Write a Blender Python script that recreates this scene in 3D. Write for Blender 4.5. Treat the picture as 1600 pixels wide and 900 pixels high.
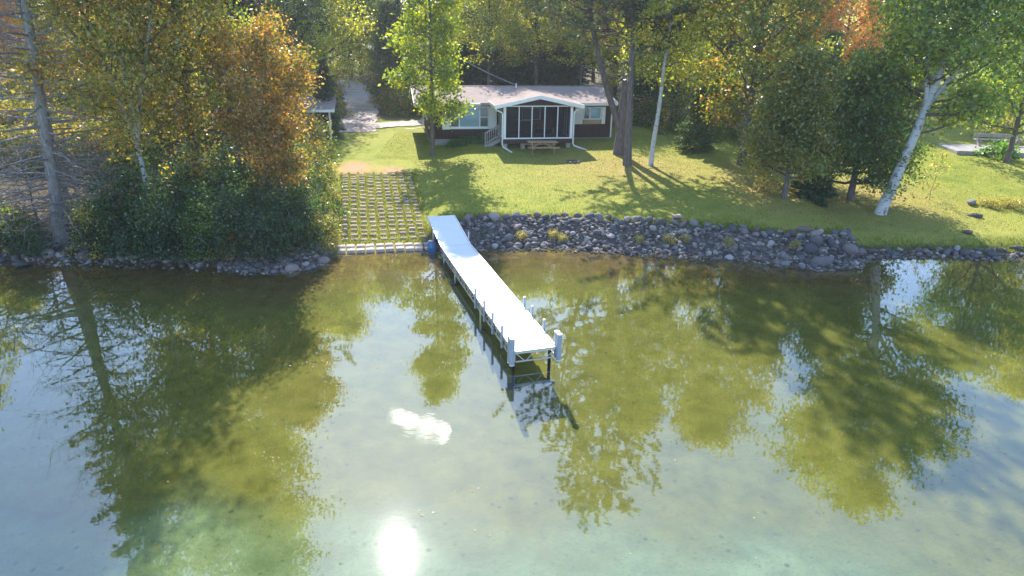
import bpy, bmesh, math, random
import numpy as np
from mathutils import Vector, Matrix

for o in list(bpy.data.objects): bpy.data.objects.remove(o)
SC = bpy.context.scene
COL = SC.collection
R = math.radians
rng = np.random.default_rng(7)
random.seed(7)

# ------------------------------------------------------------------ camera, sky, sun, exposure
FPX, PITCH, ROLL, CAMH = 1070.0, 21.0, 1.0, 9.5
_p, _r = R(PITCH), R(ROLL)
CF = np.array([0, math.cos(_p), -math.sin(_p)]); _R0 = np.array([1., 0, 0]); _U0 = np.cross(_R0, CF)
CR = _R0*math.cos(_r) + _U0*math.sin(_r); CU = -_R0*math.sin(_r) + _U0*math.cos(_r)
CC = np.array([0, 0, CAMH])
cam = bpy.data.cameras.new('camera'); camo = bpy.data.objects.new('camera', cam); COL.objects.link(camo)
cam.sensor_fit = 'HORIZONTAL'; cam.sensor_width = 36; cam.lens = 36*FPX/1600
cam.clip_start = 0.1; cam.clip_end = 6000
m = Matrix(((CR[0], CU[0], -CF[0], 0), (CR[1], CU[1], -CF[1], 0), (CR[2], CU[2], -CF[2], CAMH), (0, 0, 0, 1)))
camo.matrix_world = m
SC.camera = camo

SUN_EL, SUN_AZ = 41.6, -11.3            # azimuth clockwise from +Y
sd = Vector((math.sin(R(SUN_AZ))*math.cos(R(SUN_EL)), math.cos(R(SUN_AZ))*math.cos(R(SUN_EL)), math.sin(R(SUN_EL))))
w = bpy.data.worlds.new('World'); SC.world = w; w.use_nodes = True
wn = w.node_tree; wn.nodes.clear()
wo = wn.nodes.new('ShaderNodeOutputWorld'); bg = wn.nodes.new('ShaderNodeBackground')
sky = wn.nodes.new('ShaderNodeTexSky'); sky.sky_type = 'NISHITA'; sky.sun_disc = False
sky.sun_elevation = R(SUN_EL); sky.sun_rotation = R(SUN_AZ)
sky.air_density = 1.0; sky.dust_density = .25; sky.ozone_density = 3.0
bg.inputs['Strength'].default_value = 0.15
# a few thin fair-weather clouds high up, one small puff left of the sun's path (it mirrors in the lake)
geo = wn.nodes.new('ShaderNodeTexCoord')
def wmath(op, a, b=None):
    n = wn.nodes.new('ShaderNodeMath'); n.operation = op
    for i, s in enumerate((a, b)):
        if s is None: continue
        if isinstance(s, (int, float)): n.inputs[i].default_value = s
        else: wn.links.new(s, n.inputs[i])
    return n.outputs[0]
def wdot(vec):
    n = wn.nodes.new('ShaderNodeVectorMath'); n.operation = 'DOT_PRODUCT'
    nn = wn.nodes.new('ShaderNodeVectorMath'); nn.operation = 'NORMALIZE'
    wn.links.new(geo.outputs['Generated'], nn.inputs[0]); wn.links.new(nn.outputs[0], n.inputs[0])
    n.inputs[1].default_value = vec; return n.outputs['Value']
def pdir(px, py):
    d = CF + CR*(px-800)/FPX - CU*(py-450)/FPX; d = d/np.linalg.norm(d); return d
cl = None
cn = wn.nodes.new('ShaderNodeTexNoise'); cn.inputs['Scale'].default_value = 26; cn.inputs['Detail'].default_value = 6
wn.links.new(geo.outputs['Generated'], cn.inputs['Vector'])
for (px, py, ang) in ((622, 652, .95), (640, 660, .9), (668, 670, 1.15), (688, 676, .95)):
    d = pdir(px, py); d[2] = -d[2]
    dt = wdot(tuple(d))
    t = wmath('DIVIDE', wmath('SUBTRACT', dt, math.cos(R(ang))), 1-math.cos(R(ang)))
    t = wmath('MAXIMUM', t, 0.0)
    cl = t if cl is None else wmath('MAXIMUM', cl, t)
cl = wmath('MULTIPLY', wmath('POWER', cl, .7), wmath('MULTIPLY', wmath('MAXIMUM', wmath('SUBTRACT', cn.outputs['Fac'], .38), 0.0), 6.0))
cl = wmath('MINIMUM', cl, 1.0)
cadd = wn.nodes.new('ShaderNodeMixRGB'); cadd.blend_type = 'MIX'
cadd.inputs[2].default_value = (20, 20, 20, 1)
wn.links.new(cl, cadd.inputs[0]); wn.links.new(sky.outputs[0], cadd.inputs[1])
wn.links.new(cadd.outputs[0], bg.inputs['Color']); wn.links.new(bg.outputs[0], wo.inputs['Surface'])

sun = bpy.data.lights.new('sun', 'SUN'); suno = bpy.data.objects.new('sun', sun); COL.objects.link(suno)
sun.energy = 3.6; sun.angle = R(0.53); sun.color = (1, .95, .87)
suno.rotation_euler = sd.to_track_quat('Z', 'Y').to_euler(); suno.location = (-10, 60, 60)

SC.render.engine = 'CYCLES'
SC.view_settings.view_transform = 'Standard'; SC.view_settings.look = 'None'
SC.view_settings.exposure = 1.8; SC.view_settings.gamma = 1.0
SC.view_settings.use_curve_mapping = False
SC.cycles.max_bounces = 8; SC.cycles.transparent_max_bounces = 16
SC.cycles.diffuse_bounces = 3; SC.cycles.glossy_bounces = 3; SC.cycles.transmission_bounces = 4
SC.cycles.caustics_reflective = False; SC.cycles.caustics_refractive = False

HAZE = .00045
# ------------------------------------------------------------------ helpers
def pix(px, py, z=0.0):
    d = CF + CR*(px-800)/FPX - CU*(py-450)/FPX
    t = (z-CAMH)/d[2]; return CC + d*t
def sstep(a, b, x):
    t = np.clip((x-a)/(b-a), 0, 1); return t*t*(3-2*t)

def tag(o, label=None, cat=None, group=None, kind=None):
    if label: o['label'] = label
    if cat: o['category'] = cat
    if group: o['group'] = group
    if kind: o['kind'] = kind
    return o
def empty(name, loc, rz=0, label=None, cat=None, group=None):
    o = bpy.data.objects.new(name, None); COL.objects.link(o); o.location = loc; o.rotation_euler = (0, 0, rz)
    o.empty_display_size = .2
    return tag(o, label, cat, group)
def link(name, me, mat=None, parent=None, loc=None):
    o = bpy.data.objects.new(name, me); COL.objects.link(o)
    if mat is not None and len(me.materials) == 0: me.materials.append(mat)
    if parent: o.parent = parent
    if loc is not None: o.location = loc
    return o

def np_mesh(name, V, F, smooth=False, col=None):
    """V Nx3, F Mx4 or Mx3 index array (or list of them)"""
    Fs = F if isinstance(F, list) else [F]
    me = bpy.data.meshes.new(name)
    V = np.asarray(V, dtype=np.float32)
    me.vertices.add(len(V)); me.vertices.foreach_set('co', V.ravel())
    idx = np.concatenate([f.ravel() for f in Fs]).astype(np.int32)
    tot = np.concatenate([np.full(len(f), f.shape[1]) for f in Fs]).astype(np.int32)
    st = np.concatenate([[0], np.cumsum(tot)[:-1]]).astype(np.int32)
    me.loops.add(len(idx)); me.loops.foreach_set('vertex_index', idx)
    me.polygons.add(len(tot)); me.polygons.foreach_set('loop_start', st); me.polygons.foreach_set('loop_total', tot)
    if smooth: me.polygons.foreach_set('use_smooth', np.ones(len(tot), dtype=bool))
    if col is not None:
        a = me.attributes.new('leafcol', 'FLOAT_COLOR', 'POINT')
        c4 = np.ones((len(V), 4), dtype=np.float32); c4[:, :3] = col
        a.data.foreach_set('color', c4.ravel())
    me.update(calc_edges=True)
    return me

class MB:
    def __init__(s): s.v = []; s.f = []
    def add(s, V, F):
        b = len(s.v); s.v += [tuple(map(float, p)) for p in V]; s.f += [tuple(int(i)+b for i in f) for f in F]; return s
    def box(s, x0, x1, y0, y1, z0, z1):
        return s.add([(x0,y0,z0),(x1,y0,z0),(x1,y1,z0),(x0,y1,z0),(x0,y0,z1),(x1,y0,z1),(x1,y1,z1),(x0,y1,z1)],
            [(0,3,2,1),(4,5,6,7),(0,1,5,4),(1,2,6,5),(2,3,7,6),(3,0,4,7)])
    def bar(s, p0, p1, w, h, up=(0,0,1)):
        p0 = Vector(p0); p1 = Vector(p1); d = (p1-p0).normalized(); u = Vector(up)
        sx = d.cross(u)
        if sx.length < 1e-4: sx = d.cross(Vector((0,1,0)))
        sx.normalize(); uu = sx.cross(d).normalized()
        V = []
        for p in (p0, p1):
            for a, b in ((-1,-1),(1,-1),(1,1),(-1,1)): V.append(p + sx*(a*w/2) + uu*(b*h/2))
        return s.add(V, [(0,1,2,3)[::-1],(4,5,6,7),(0,4,5,1)[::-1],(1,5,6,2)[::-1],(2,6,7,3)[::-1],(3,7,4,0)[::-1]])
    def tube(s, path, r, n=8, cap=True):
        path = np.array(path, float); rr = np.full(len(path), r) if np.isscalar(r) else np.array(r)
        V, F = tube_np(path, rr, n); V = list(V); F = [tuple(f) for f in F]
        if cap: F += [tuple(range(n))[::-1], tuple(range(len(V)-n, len(V)))]
        return s.add(V, F)
    def prism(s, poly, axis, a0, a1):
        n = len(poly); V = []
        for a in (a0, a1):
            for p in poly:
                V.append({'x': (a, p[0], p[1]), 'y': (p[0], a, p[1]), 'z': (p[0], p[1], a)}[axis])
        F = [tuple(range(n)), tuple(range(n, 2*n))[::-1]]
        for i in range(n): j = (i+1) % n; F.append((i, i+n, j+n, j))
        return s.add(V, F)
    def build(s, name, mat, parent=None, smooth=False, loc=None, bevel=0):
        me = bpy.data.meshes.new(name); me.from_pydata(s.v, [], s.f)
        bm = bmesh.new(); bm.from_mesh(me); bmesh.ops.recalc_face_normals(bm, faces=bm.faces)
        if bevel: bmesh.ops.bevel(bm, geom=list(bm.edges), offset=bevel, segments=1, affect='EDGES', clamp_overlap=True)
        bm.to_mesh(me); bm.free()
        if smooth:
            for p in me.polygons: p.use_smooth = True
        return link(name, me, mat, parent, loc)

def tube_np(path, rad, n):
    path = np.asarray(path, float); k = len(path)
    t = np.gradient(path, axis=0); t /= np.linalg.norm(t, axis=1)[:, None]+1e-9
    ref = np.array([0.31, 0.17, 1.0]) if abs(t[:, 2]).mean() < .8 else np.array([1.0, .1, 0.2])
    a = np.cross(t, ref); a /= np.linalg.norm(a, axis=1)[:, None]+1e-9; b = np.cross(t, a)
    th = np.arange(n)*2*math.pi/n
    V = path[:, None, :] + rad[:, None, None]*(np.cos(th)[None, :, None]*a[:, None, :] + np.sin(th)[None, :, None]*b[:, None, :])
    i = np.arange(k-1)[:, None]*n; j = np.arange(n)[None, :]; j2 = (j+1) % n
    F = np.stack([i+j, i+j2, i+n+j2, i+n+j], -1).reshape(-1, 4)
    return V.reshape(-1, 3), F

# ------------------------------------------------------------------ materials
def new_mat(name):
    mt = bpy.data.materials.new(name); mt.use_nodes = True; nt = mt.node_tree; nt.nodes.clear()
    return mt, nt
class NT:
    def __init__(s, nt): s.nt = nt
    def n(s, typ, **kw):
        x = s.nt.nodes.new(typ)
        for k, v in kw.items():
            if k in x.inputs.keys() if isinstance(k, str) else False: s.set(x.inputs[k], v)
            else: setattr(x, k, v)
        return x
    def set(s, sock, v):
        if isinstance(v, bpy.types.NodeSocket): s.nt.links.new(v, sock)
        elif isinstance(v, (tuple, list)) and sock.type == 'RGBA' and len(v) == 3: sock.default_value = (*v, 1)
        else: sock.default_value = v
    def noise(s, scale, detail=4, rough=.55, vec=None):
        x = s.nt.nodes.new('ShaderNodeTexNoise'); x.inputs['Scale'].default_value = scale
        x.inputs['Detail'].default_value = detail; x.inputs['Roughness'].default_value = rough
        if vec is not None: s.nt.links.new(vec, x.inputs['Vector'])
        return x.outputs['Fac']
    def ramp(s, fac, stops, interp='LINEAR'):
        x = s.nt.nodes.new('ShaderNodeValToRGB'); x.color_ramp.interpolation = interp
        el = x.color_ramp.elements
        while len(el) < len(stops): el.new(.5)
        for e, (p, c) in zip(el, stops):
            e.position = p; e.color = (*c, 1) if not np.isscalar(c) else (c, c, c, 1)
        s.nt.links.new(fac, x.inputs[0]); return x.outputs[0]
    def mix(s, fac, a, b, bt='MIX'):
        x = s.nt.nodes.new('ShaderNodeMixRGB'); x.blend_type = bt
        for i, v in enumerate((fac, a, b)):
            if isinstance(v, bpy.types.NodeSocket): s.nt.links.new(v, x.inputs[i])
            elif isinstance(v, (tuple, list)): x.inputs[i].default_value = (*v, 1)[:4]
            else: x.inputs[i].default_value = v
        return x.outputs[0]
    def math(s, op, a, b=0.0, clamp=False):
        x = s.nt.nodes.new('ShaderNodeMath'); x.operation = op; x.use_clamp = clamp
        for i, v in enumerate((a, b)):
            if isinstance(v, bpy.types.NodeSocket): s.nt.links.new(v, x.inputs[i])
            else: x.inputs[i].default_value = v
        return x.outputs[0]
    def coord(s, kind='Object'):
        x = s.nt.nodes.new('ShaderNodeTexCoord'); return x.outputs[kind]
    def pos(s):
        return s.nt.nodes.new('ShaderNodeNewGeometry').outputs['Position']
    def mapv(s, vec, scale=(1,1,1), rot=(0,0,0), loc=(0,0,0)):
        x = s.nt.nodes.new('ShaderNodeMapping'); s.nt.links.new(vec, x.inputs[0])
        x.inputs['Scale'].default_value = scale; x.inputs['Rotation'].default_value = rot; x.inputs['Location'].default_value = loc
        return x.outputs[0]
    def bump(s, h, strength=.3, dist=.02):
        x = s.nt.nodes.new('ShaderNodeBump'); x.inputs['Strength'].default_value = strength; x.inputs['Distance'].default_value = dist
        s.nt.links.new(h, x.inputs['Height']); return x.outputs[0]
    def attr(s, name, out='Fac'):
        x = s.nt.nodes.new('ShaderNodeAttribute'); x.attribute_name = name; return x.outputs[out]
    def rnd(s):
        return s.nt.nodes.new('ShaderNodeObjectInfo').outputs['Random']
    def principled(s, col, rough=.7, normal=None, spec=.3, metal=0.0):
        x = s.nt.nodes.new('ShaderNodeBsdfPrincipled')
        s.set(x.inputs['Base Color'], col); s.set(x.inputs['Roughness'], rough)
        x.inputs['Specular IOR Level'].default_value = spec; x.inputs['Metallic'].default_value = metal
        if normal is not None: s.nt.links.new(normal, x.inputs['Normal'])
        return x.outputs[0]
    def out(s, sh):
        o = s.nt.nodes.new('ShaderNodeOutputMaterial'); s.nt.links.new(sh, o.inputs['Surface'])

def simple(name, col, rough=.7, var=.12, scale=6, bump=.15, spec=.3, metal=0.0, rnd=0.0):
    mt, nt = new_mat(name); t = NT(nt); c = t.coord()
    f = t.noise(scale, 5, .6, c)
    lo = tuple(v*(1-var) for v in col); hi = tuple(min(1, v*(1+var)) for v in col)
    cc = t.ramp(f, [(.3, lo), (.7, hi)])
    if rnd:
        k = t.math('ADD', t.math('MULTIPLY', t.rnd(), 2*rnd), 1-rnd)
        cb = t.nt.nodes.new('ShaderNodeCombineXYZ')
        for i in range(3): t.nt.links.new(k, cb.inputs[i])
        cc = t.mix(1.0, cc, cb.outputs[0], 'MULTIPLY')
    nb = t.bump(t.noise(scale*5, 4, .6, c), bump, .02) if bump else None
    t.out(t.principled(cc, rough, nb, spec, metal)); return mt

def leaf_mat(name, trans=.45, gloss=.05, tint=(1.25, 1.15, .55)):
    mt, nt = new_mat(name); t = NT(nt); col = t.attr('leafcol', 'Color')
    d = t.n('ShaderNodeBsdfDiffuse'); nt.links.new(col, d.inputs['Color'])
    tr = t.n('ShaderNodeBsdfTranslucent'); nt.links.new(t.mix(1.0, col, tint, 'MULTIPLY'), tr.inputs['Color'])
    mx = t.n('ShaderNodeMixShader'); mx.inputs[0].default_value = trans
    nt.links.new(d.outputs[0], mx.inputs[1]); nt.links.new(tr.outputs[0], mx.inputs[2])
    g = t.n('ShaderNodeBsdfGlossy'); g.inputs['Roughness'].default_value = .38
    m2 = t.n('ShaderNodeMixShader'); m2.inputs[0].default_value = gloss
    nt.links.new(mx.outputs[0], m2.inputs[1]); nt.links.new(g.outputs[0], m2.inputs[2])
    t.out(m2.outputs[0]); return mt
M = {}
M['leaf'] = leaf_mat('leaf', .6, .05, (1.5, 1.35, .5))
M['needle'] = leaf_mat('needle', .4, .04, (1.2, 1.15, .7))
M['dead_leaf'] = leaf_mat('fallen_leaf', .25, .015, (1.1, 1, .8))
M['grass'] = leaf_mat('grass_blade', .5, .03, (1.3, 1.2, .55))

def bark_mat(name, c0, c1, stretch=(6, 6, 1.2), bump=.6):
    mt, nt = new_mat(name); t = NT(nt); c = t.mapv(t.coord(), stretch)
    f = t.noise(2.2, 6, .65, c)
    t.out(t.principled(t.ramp(f, [(.32, c0), (.66, c1)]), .9, t.bump(f, bump, .04), .15)); return mt
M['bark'] = bark_mat('grey_bark', (.07, .055, .045), (.2, .165, .14))
M['pine_bark'] = bark_mat('pine_bark', (.07, .056, .056), (.20, .165, .16))
M['larch_bark'] = bark_mat('larch_bark', (.15, .13, .12), (.36, .32, .3))
M['twig'] = bark_mat('grey_twig', (.13, .12, .12), (.3, .28, .27), bump=.2)
def birch_mat():
    mt, nt = new_mat('birch_bark'); t = NT(nt); c = t.coord()
    bands = t.noise(1.3, 4, .6, t.mapv(c, (2.2, 2.2, 9)))
    blot = t.noise(1.1, 3, .5, t.mapv(c, (2, 2, 1.1)))
    col = t.ramp(bands, [(.0, (.05, .045, .04)), (.34, (.07, .06, .055)), (.40, (.43, .42, .41)), (.8, (.58, .57, .56))])
    col = t.mix(t.ramp(blot, [(.60, 0.), (.68, 1.)]), col, (.12, .105, .09))
    t.out(t.principled(col, .75, t.bump(bands, .3, .02), .2)); return mt
M['birch'] = birch_mat()

def ground_mat():
    mt, nt = new_mat('ground'); t = NT(nt); P = t.pos()
    sx = t.n('ShaderNodeSeparateXYZ'); nt.links.new(P, sx.inputs[0])
    fine = t.noise(9.0, 6, .7, P); mid = t.noise(.9, 5, .6, P); big = t.noise(.16, 3, .5, P); blade = t.noise(38, 3, .7, P)
    g = t.ramp(mid, [(.28, (.13, .18, .022)), (.5, (.215, .24, .034)), (.75, (.32, .29, .06))])
    g = t.mix(t.ramp(big, [(.35, 0.), (.65, .55)]), g, (.28, .26, .055))
    g = t.mix(t.ramp(fine, [(.30, .55), (.55, 0.)]), g, (.09, .125, .027))
    g = t.mix(t.ramp(blade, [(.50, 0.), (.74, .4)]), g, (.36, .31, .09))
    # bare reddish earth above the ramp
    e = t.ramp(fine, [(.3, (.36, .17, .10)), (.7, (.52, .28, .17))])
    ef = t.math('MULTIPLY', t.attr('earth'), t.ramp(t.noise(3.5, 5, .7, P), [(.28, .45), (.5, 1.)]))
    g = t.mix(ef, g, e)
    # forest floor
    ff = t.ramp(t.noise(4, 6, .7, P), [(.3, (.045, .038, .022)), (.55, (.10, .075, .04)), (.72, (.17, .115, .05))])
    g = t.mix(t.attr('forest'), g, ff)
    # pebble / earth bank just above the water
    bk = t.ramp(t.noise(7, 5, .7, P), [(.3, (.05, .044, .04)), (.7, (.15, .128, .11))])
    g = t.mix(t.attr('bank'), g, bk)
    # lake bed
    s1 = t.ramp(t.noise(1.5, 6, .62, P), [(.3, (.12, .107, .022)), (.7, (.205, .178, .042))])      # olive silt over sand
    s2 = t.ramp(t.noise(2.2, 6, .7, P), [(.3, (.085, .048, .018)), (.7, (.23, .135, .055))])      # brown shallows
    s3 = t.ramp(t.noise(.55, 6, .7, P), [(.36, (.12, .15, .075)), (.62, (.22, .26, .14))])      # pale marl farther out
    far = t.math('ADD', t.attr('depthmask'), t.math('MULTIPLY', t.math('SUBTRACT', t.noise(.22, 4, .6, P), .5), .9))
    bed = t.mix(t.ramp(far, [(.35, 0.), (.7, 1.)]), s1, s3)
    bed = t.mix(t.attr('shallow'), bed, s2)
    vor = t.n('ShaderNodeTexVoronoi'); vor.inputs['Scale'].default_value = 2.6; nt.links.new(P, vor.inputs['Vector'])
    spots = t.math('MULTIPLY', t.ramp(vor.outputs['Distance'], [(.10, 1.), (.20, 0.)]), t.ramp(t.noise(.7, 3, .6, P), [(.47, 0.), (.58, .75)]))
    bed = t.mix(spots, bed, (.07, .075, .03))
    bed = t.mix(t.ramp(t.noise(13, 4, .8, P), [(.56, 0.), (.66, .6)]), bed, (.075, .08, .035))
    bed = t.mix(t.ramp(t.noise(6, 5, .75, P), [(.60, 0.), (.72, .55)]), bed, (.085, .09, .035))
    uw = t.ramp(t.math('ADD', sx.outputs['Z'], t.math('MULTIPLY', t.math('SUBTRACT', fine, .5), .05)), [(.0, 0.), (.045, 1.)])
    col = t.mix(uw, bed, g)
    h = t.math('ADD', t.math('MULTIPLY', blade, .6), fine)
    t.out(t.principled(col, .95, t.bump(h, .55, .05), .1)); return mt
M['ground'] = ground_mat()

def water_mat():
    mt, nt = new_mat('lake_water'); t = NT(nt); P = t.pos()
    n1 = t.noise(1.1, 3, .5, t.mapv(P, (1, 1.6, 1))); n2 = t.noise(7, 2, .5, P); n3 = t.noise(.25, 2, .5, P)
    h = t.math('ADD', t.math('MULTIPLY', n1, 1.0), t.math('MULTIPLY', n2, .07))
    bm_ = t.n('ShaderNodeBump'); bm_.inputs['Strength'].default_value = .5; bm_.inputs['Distance'].default_value = .0035
    nt.links.new(h, bm_.inputs['Height'])
    tr = t.n('ShaderNodeBsdfTransparent'); tr.inputs[0].default_value = (.86, .92, .80, 1)
    g1 = t.n('ShaderNodeBsdfGlossy'); g1.inputs['Roughness'].default_value = .013; nt.links.new(bm_.outputs[0], g1.inputs['Normal'])
    g2 = t.n('ShaderNodeBsdfGlossy'); g2.inputs['Roughness'].default_value = .10; nt.links.new(bm_.outputs[0], g2.inputs['Normal'])
    gm = t.n('ShaderNodeMixShader'); gm.inputs[0].default_value = .006
    nt.links.new(g1.outputs[0], gm.inputs[1]); nt.links.new(g2.outputs[0], gm.inputs[2])
    ge = t.n('ShaderNodeNewGeometry'); dp = t.n('ShaderNodeVectorMath'); dp.operation = 'DOT_PRODUCT'
    nt.links.new(ge.outputs['Incoming'], dp.inputs[0]); nt.links.new(ge.outputs['Normal'], dp.inputs[1])
    k5 = t.math('POWER', t.math('SUBTRACT', 1.0, t.math('ABSOLUTE', dp.outputs['Value'])), 5.0)
    F0 = .135
    fr = t.math('ADD', t.math('MULTIPLY', k5, 1-F0), F0, True)       # Schlick reflectance, same from both sides
    mx = t.n('ShaderNodeMixShader'); nt.links.new(fr, mx.inputs[0])
    nt.links.new(tr.outputs[0], mx.inputs[1]); nt.links.new(gm.outputs[0], mx.inputs[2])
    t.out(mx.outputs[0]); return mt
M['water'] = water_mat()

def stone_mat():
    mt, nt = new_mat('field_stone'); t = NT(nt); c = t.coord(); r = t.rnd()
    base = t.ramp(r, [(0, (.06, .058, .064)), (.25, (.12, .118, .125)), (.45, (.10, .08, .078)), (.65, (.20, .185, .185)), (.8, (.16, .11, .10)), (1, (.36, .33, .31))])
    f = t.noise(9, 6, .7, c)
    col = t.mix(1.0, base, t.ramp(f, [(.3, .62), (.7, 1.2)]), 'MULTIPLY')
    t.out(t.principled(col, .85, t.bump(f, .35, .03), .25)); return mt
M['stone'] = stone_mat()
def pebble_mat():
    mt, nt = new_mat('small_stones'); t = NT(nt); P = t.pos()
    v = t.n('ShaderNodeTexVoronoi'); v.inputs['Scale'].default_value = 4.5; nt.links.new(P, v.inputs['Vector'])
    sx = t.n('ShaderNodeSeparateXYZ'); nt.links.new(v.outputs['Color'], sx.inputs[0])
    base = t.ramp(sx.outputs[0], [(0, (.05, .045, .048)), (.4, (.11, .095, .092)), (.75, (.19, .16, .15)), (1, (.36, .31, .28))])
    t.out(t.principled(base, .88, t.bump(t.noise(20, 5, .7, P), .3, .02), .2)); return mt
M['pebble'] = pebble_mat()
M['concrete'] = simple('concrete', (.40, .335, .285), .9, .22, 8, .3, .15, rnd=.14)
M['dock_deck'] = simple('dock_deck', (.74, .735, .73), .6, .03, 3, .05, .3)
M['aluminium'] = simple('aluminium', (.62, .64, .66), .38, .05, 4, .03, .5, .75)
M['fender'] = simple('fender_vinyl', (.30, .34, .40), .35, .08, 5, .03, .5)
M['white_cap'] = simple('white_plastic', (.8, .8, .8), .45, .03, 3, 0)
M['black'] = simple('black_rubber', (.02, .02, .022), .6, .2, 6, .1)
M['blue'] = simple('blue_plastic', (.05, .15, .36), .4, .15, 5, .05, .5)
M['white_paint'] = simple('white_paint', (.80, .80, .80), .55, .04, 3, .05)
M['grey_wood'] = simple('grey_wood', (.33, .31, .29), .85, .2, 7, .2)
M['tan_wood'] = simple('tan_wood', (.46, .30, .17), .8, .2, 7, .2)
M['red_cloth'] = simple('red_cushion', (.30, .03, .04), .9, .1, 8, .1)
M['stump'] = simple('cut_wood', (.36, .27, .2), .85, .2, 10, .3)
M['rope'] = simple('cable', (.35, .35, .36), .7, .05, 3, 0)
def siding_mat():
    mt, nt = new_mat('brown_siding'); t = NT(nt); c = t.coord()
    wv = t.n('ShaderNodeTexWave'); wv.wave_type = 'BANDS'; wv.bands_direction = 'DIAGONAL'; wv.inputs['Scale'].default_value = 1.0
    # vertical boards: stripes along x + y of the local frame
    sx = t.n('ShaderNodeSeparateXYZ'); nt.links.new(c, sx.inputs[0])
    u = t.math('ADD', sx.outputs['X'], sx.outputs['Y'])
    fr = t.math('FRACT', t.math('MULTIPLY', u, 1/.26))
    gap = t.ramp(t.math('ABSOLUTE', t.math('SUBTRACT', fr, .5)), [(.44, 1.), (.48, 0.)])
    f = t.noise(3, 5, .7, t.mapv(c, (9, 9, .8)))
    col = t.ramp(f, [(.3, (.042, .020, .018)), (.7, (.078, .038, .034))])
    col = t.mix(gap, (.012, .007, .006), col)
    t.out(t.principled(col, .75, t.bump(gap, .6, .02), .25)); return mt
M['siding'] = siding_mat()
def shingle_mat():
    mt, nt = new_mat('roof_shingles'); t = NT(nt); c = t.coord()
    br = t.n('ShaderNodeTexBrick'); nt.links.new(t.mapv(c, (1, 1, 1)), br.inputs['Vector'])
    br.inputs['Scale'].default_value = 1; br.inputs['Brick Width'].default_value = .33; br.inputs['Row Height'].default_value = .14
    br.inputs['Mortar Size'].default_value = .012; br.inputs['Color1'].default_value = (.26, .205, .185, 1); br.inputs['Color2'].default_value = (.35, .285, .26, 1)
    br.inputs['Mortar'].default_value = (.22, .175, .16, 1)
    f = t.noise(1.3, 6, .7, c); f2 = t.noise(26, 3, .7, c)
    col = t.mix(t.ramp(f, [(.3, 0.), (.7, .6)]), br.outputs['Color'], (.31, .24, .21))
    col = t.mix(1.0, col, t.ramp(f2, [(.3, .7), (.7, 1.25)]), 'MULTIPLY')
    t.out(t.principled(col, .95, t.bump(f2, .4, .02), .1)); return mt
M['shingle'] = shingle_mat()
def block_mat():
    mt, nt = new_mat('foundation_block'); t = NT(nt); c = t.coord()
    f = t.noise(5, 5, .7, c)
    t.out(t.principled(t.ramp(f, [(.3, (.24, .22, .205)), (.7, (.36, .335, .31))]), .92, t.bump(f, .3, .02), .15)); return mt
M['block'] = block_mat()
def glass_mat(name, col):
    mt, nt = new_mat(name); t = NT(nt)
    t.out(t.principled(col, .06, None, .8)); return mt
M['glass'] = glass_mat('window_glass', (.055, .085, .105))
M['glass_blue'] = glass_mat('pale_blue_pane', (.17, .32, .42))  # lighter, bluer base colour than the plain panes
M['glass_dark'] = glass_mat('dark_glass', (.035, .045, .055))
def screen_mat():
    mt, nt = new_mat('insect_screen'); t = NT(nt)
    d = t.n('ShaderNodeBsdfDiffuse'); d.inputs[0].default_value = (.022, .023, .027, 1)
    tr = t.n('ShaderNodeBsdfTransparent'); tr.inputs[0].default_value = (.9, .9, .92, 1)
    mx = t.n('ShaderNodeMixShader'); mx.inputs[0].default_value = .62
    nt.links.new(d.outputs[0], mx.inputs[1]); nt.links.new(tr.outputs[0], mx.inputs[2]); t.out(mx.outputs[0]); return mt
M['screen'] = screen_mat()
def gravel_mat():
    mt, nt = new_mat('gravel'); t = NT(nt); P = t.pos()
    f = t.noise(14, 5, .8, P); g = t.noise(.8, 4, .6, P)
    col = t.ramp(f, [(.3, (.32, .255, .225)), (.7, (.56, .47, .42))])
    col = t.mix(t.ramp(g, [(.45, 0.), (.7, .55)]), col, (.24, .16, .10))
    t.out(t.principled(col, .95, t.bump(f, .5, .03), .1)); return mt
M['gravel'] = gravel_mat()
#@@STRUCT
# ------------------------------------------------------------------ terrain
SHORE_PX = [(-900,407),(-400,407),(0,407),(150,407),(250,410),(340,417),(430,421),(488,416),(522,402),(560,397),(620,394),(663,391),(700,388),
            (760,385),(830,384),(900,386),(980,392),(1080,398),(1180,404),(1262,416),(1335,413),(1352,400),(1450,400),(1540,402),(1610,399),(2000,392),(2600,385)]
SH = np.array([pix(a, b, 0)[:2] for a, b in SHORE_PX]); SH = SH[np.argsort(SH[:, 0])]
def shore(x): return np.interp(x, SH[:, 0], SH[:, 1])
RB = pix(602, 391, .05)[:2]; RT = pix(590, 283, .95)[:2]
RD = (RT-RB)/np.linalg.norm(RT-RB); RX = np.array([RD[1], -RD[0]]); RLEN = np.linalg.norm(RT-RB)
def ramp_uv(x, y):
    return (x-RB[0])*RX[0]+(y-RB[1])*RX[1], (x-RB[0])*RD[0]+(y-RB[1])*RD[1]
def hnoise(x, y):
    return (np.sin(x*.9+y*.37)*np.sin(y*.71-x*.23+1.3)*.5 + np.sin(x*2.3-y*1.7+.4)*np.sin(y*2.9+x*1.1)*.25)
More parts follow.
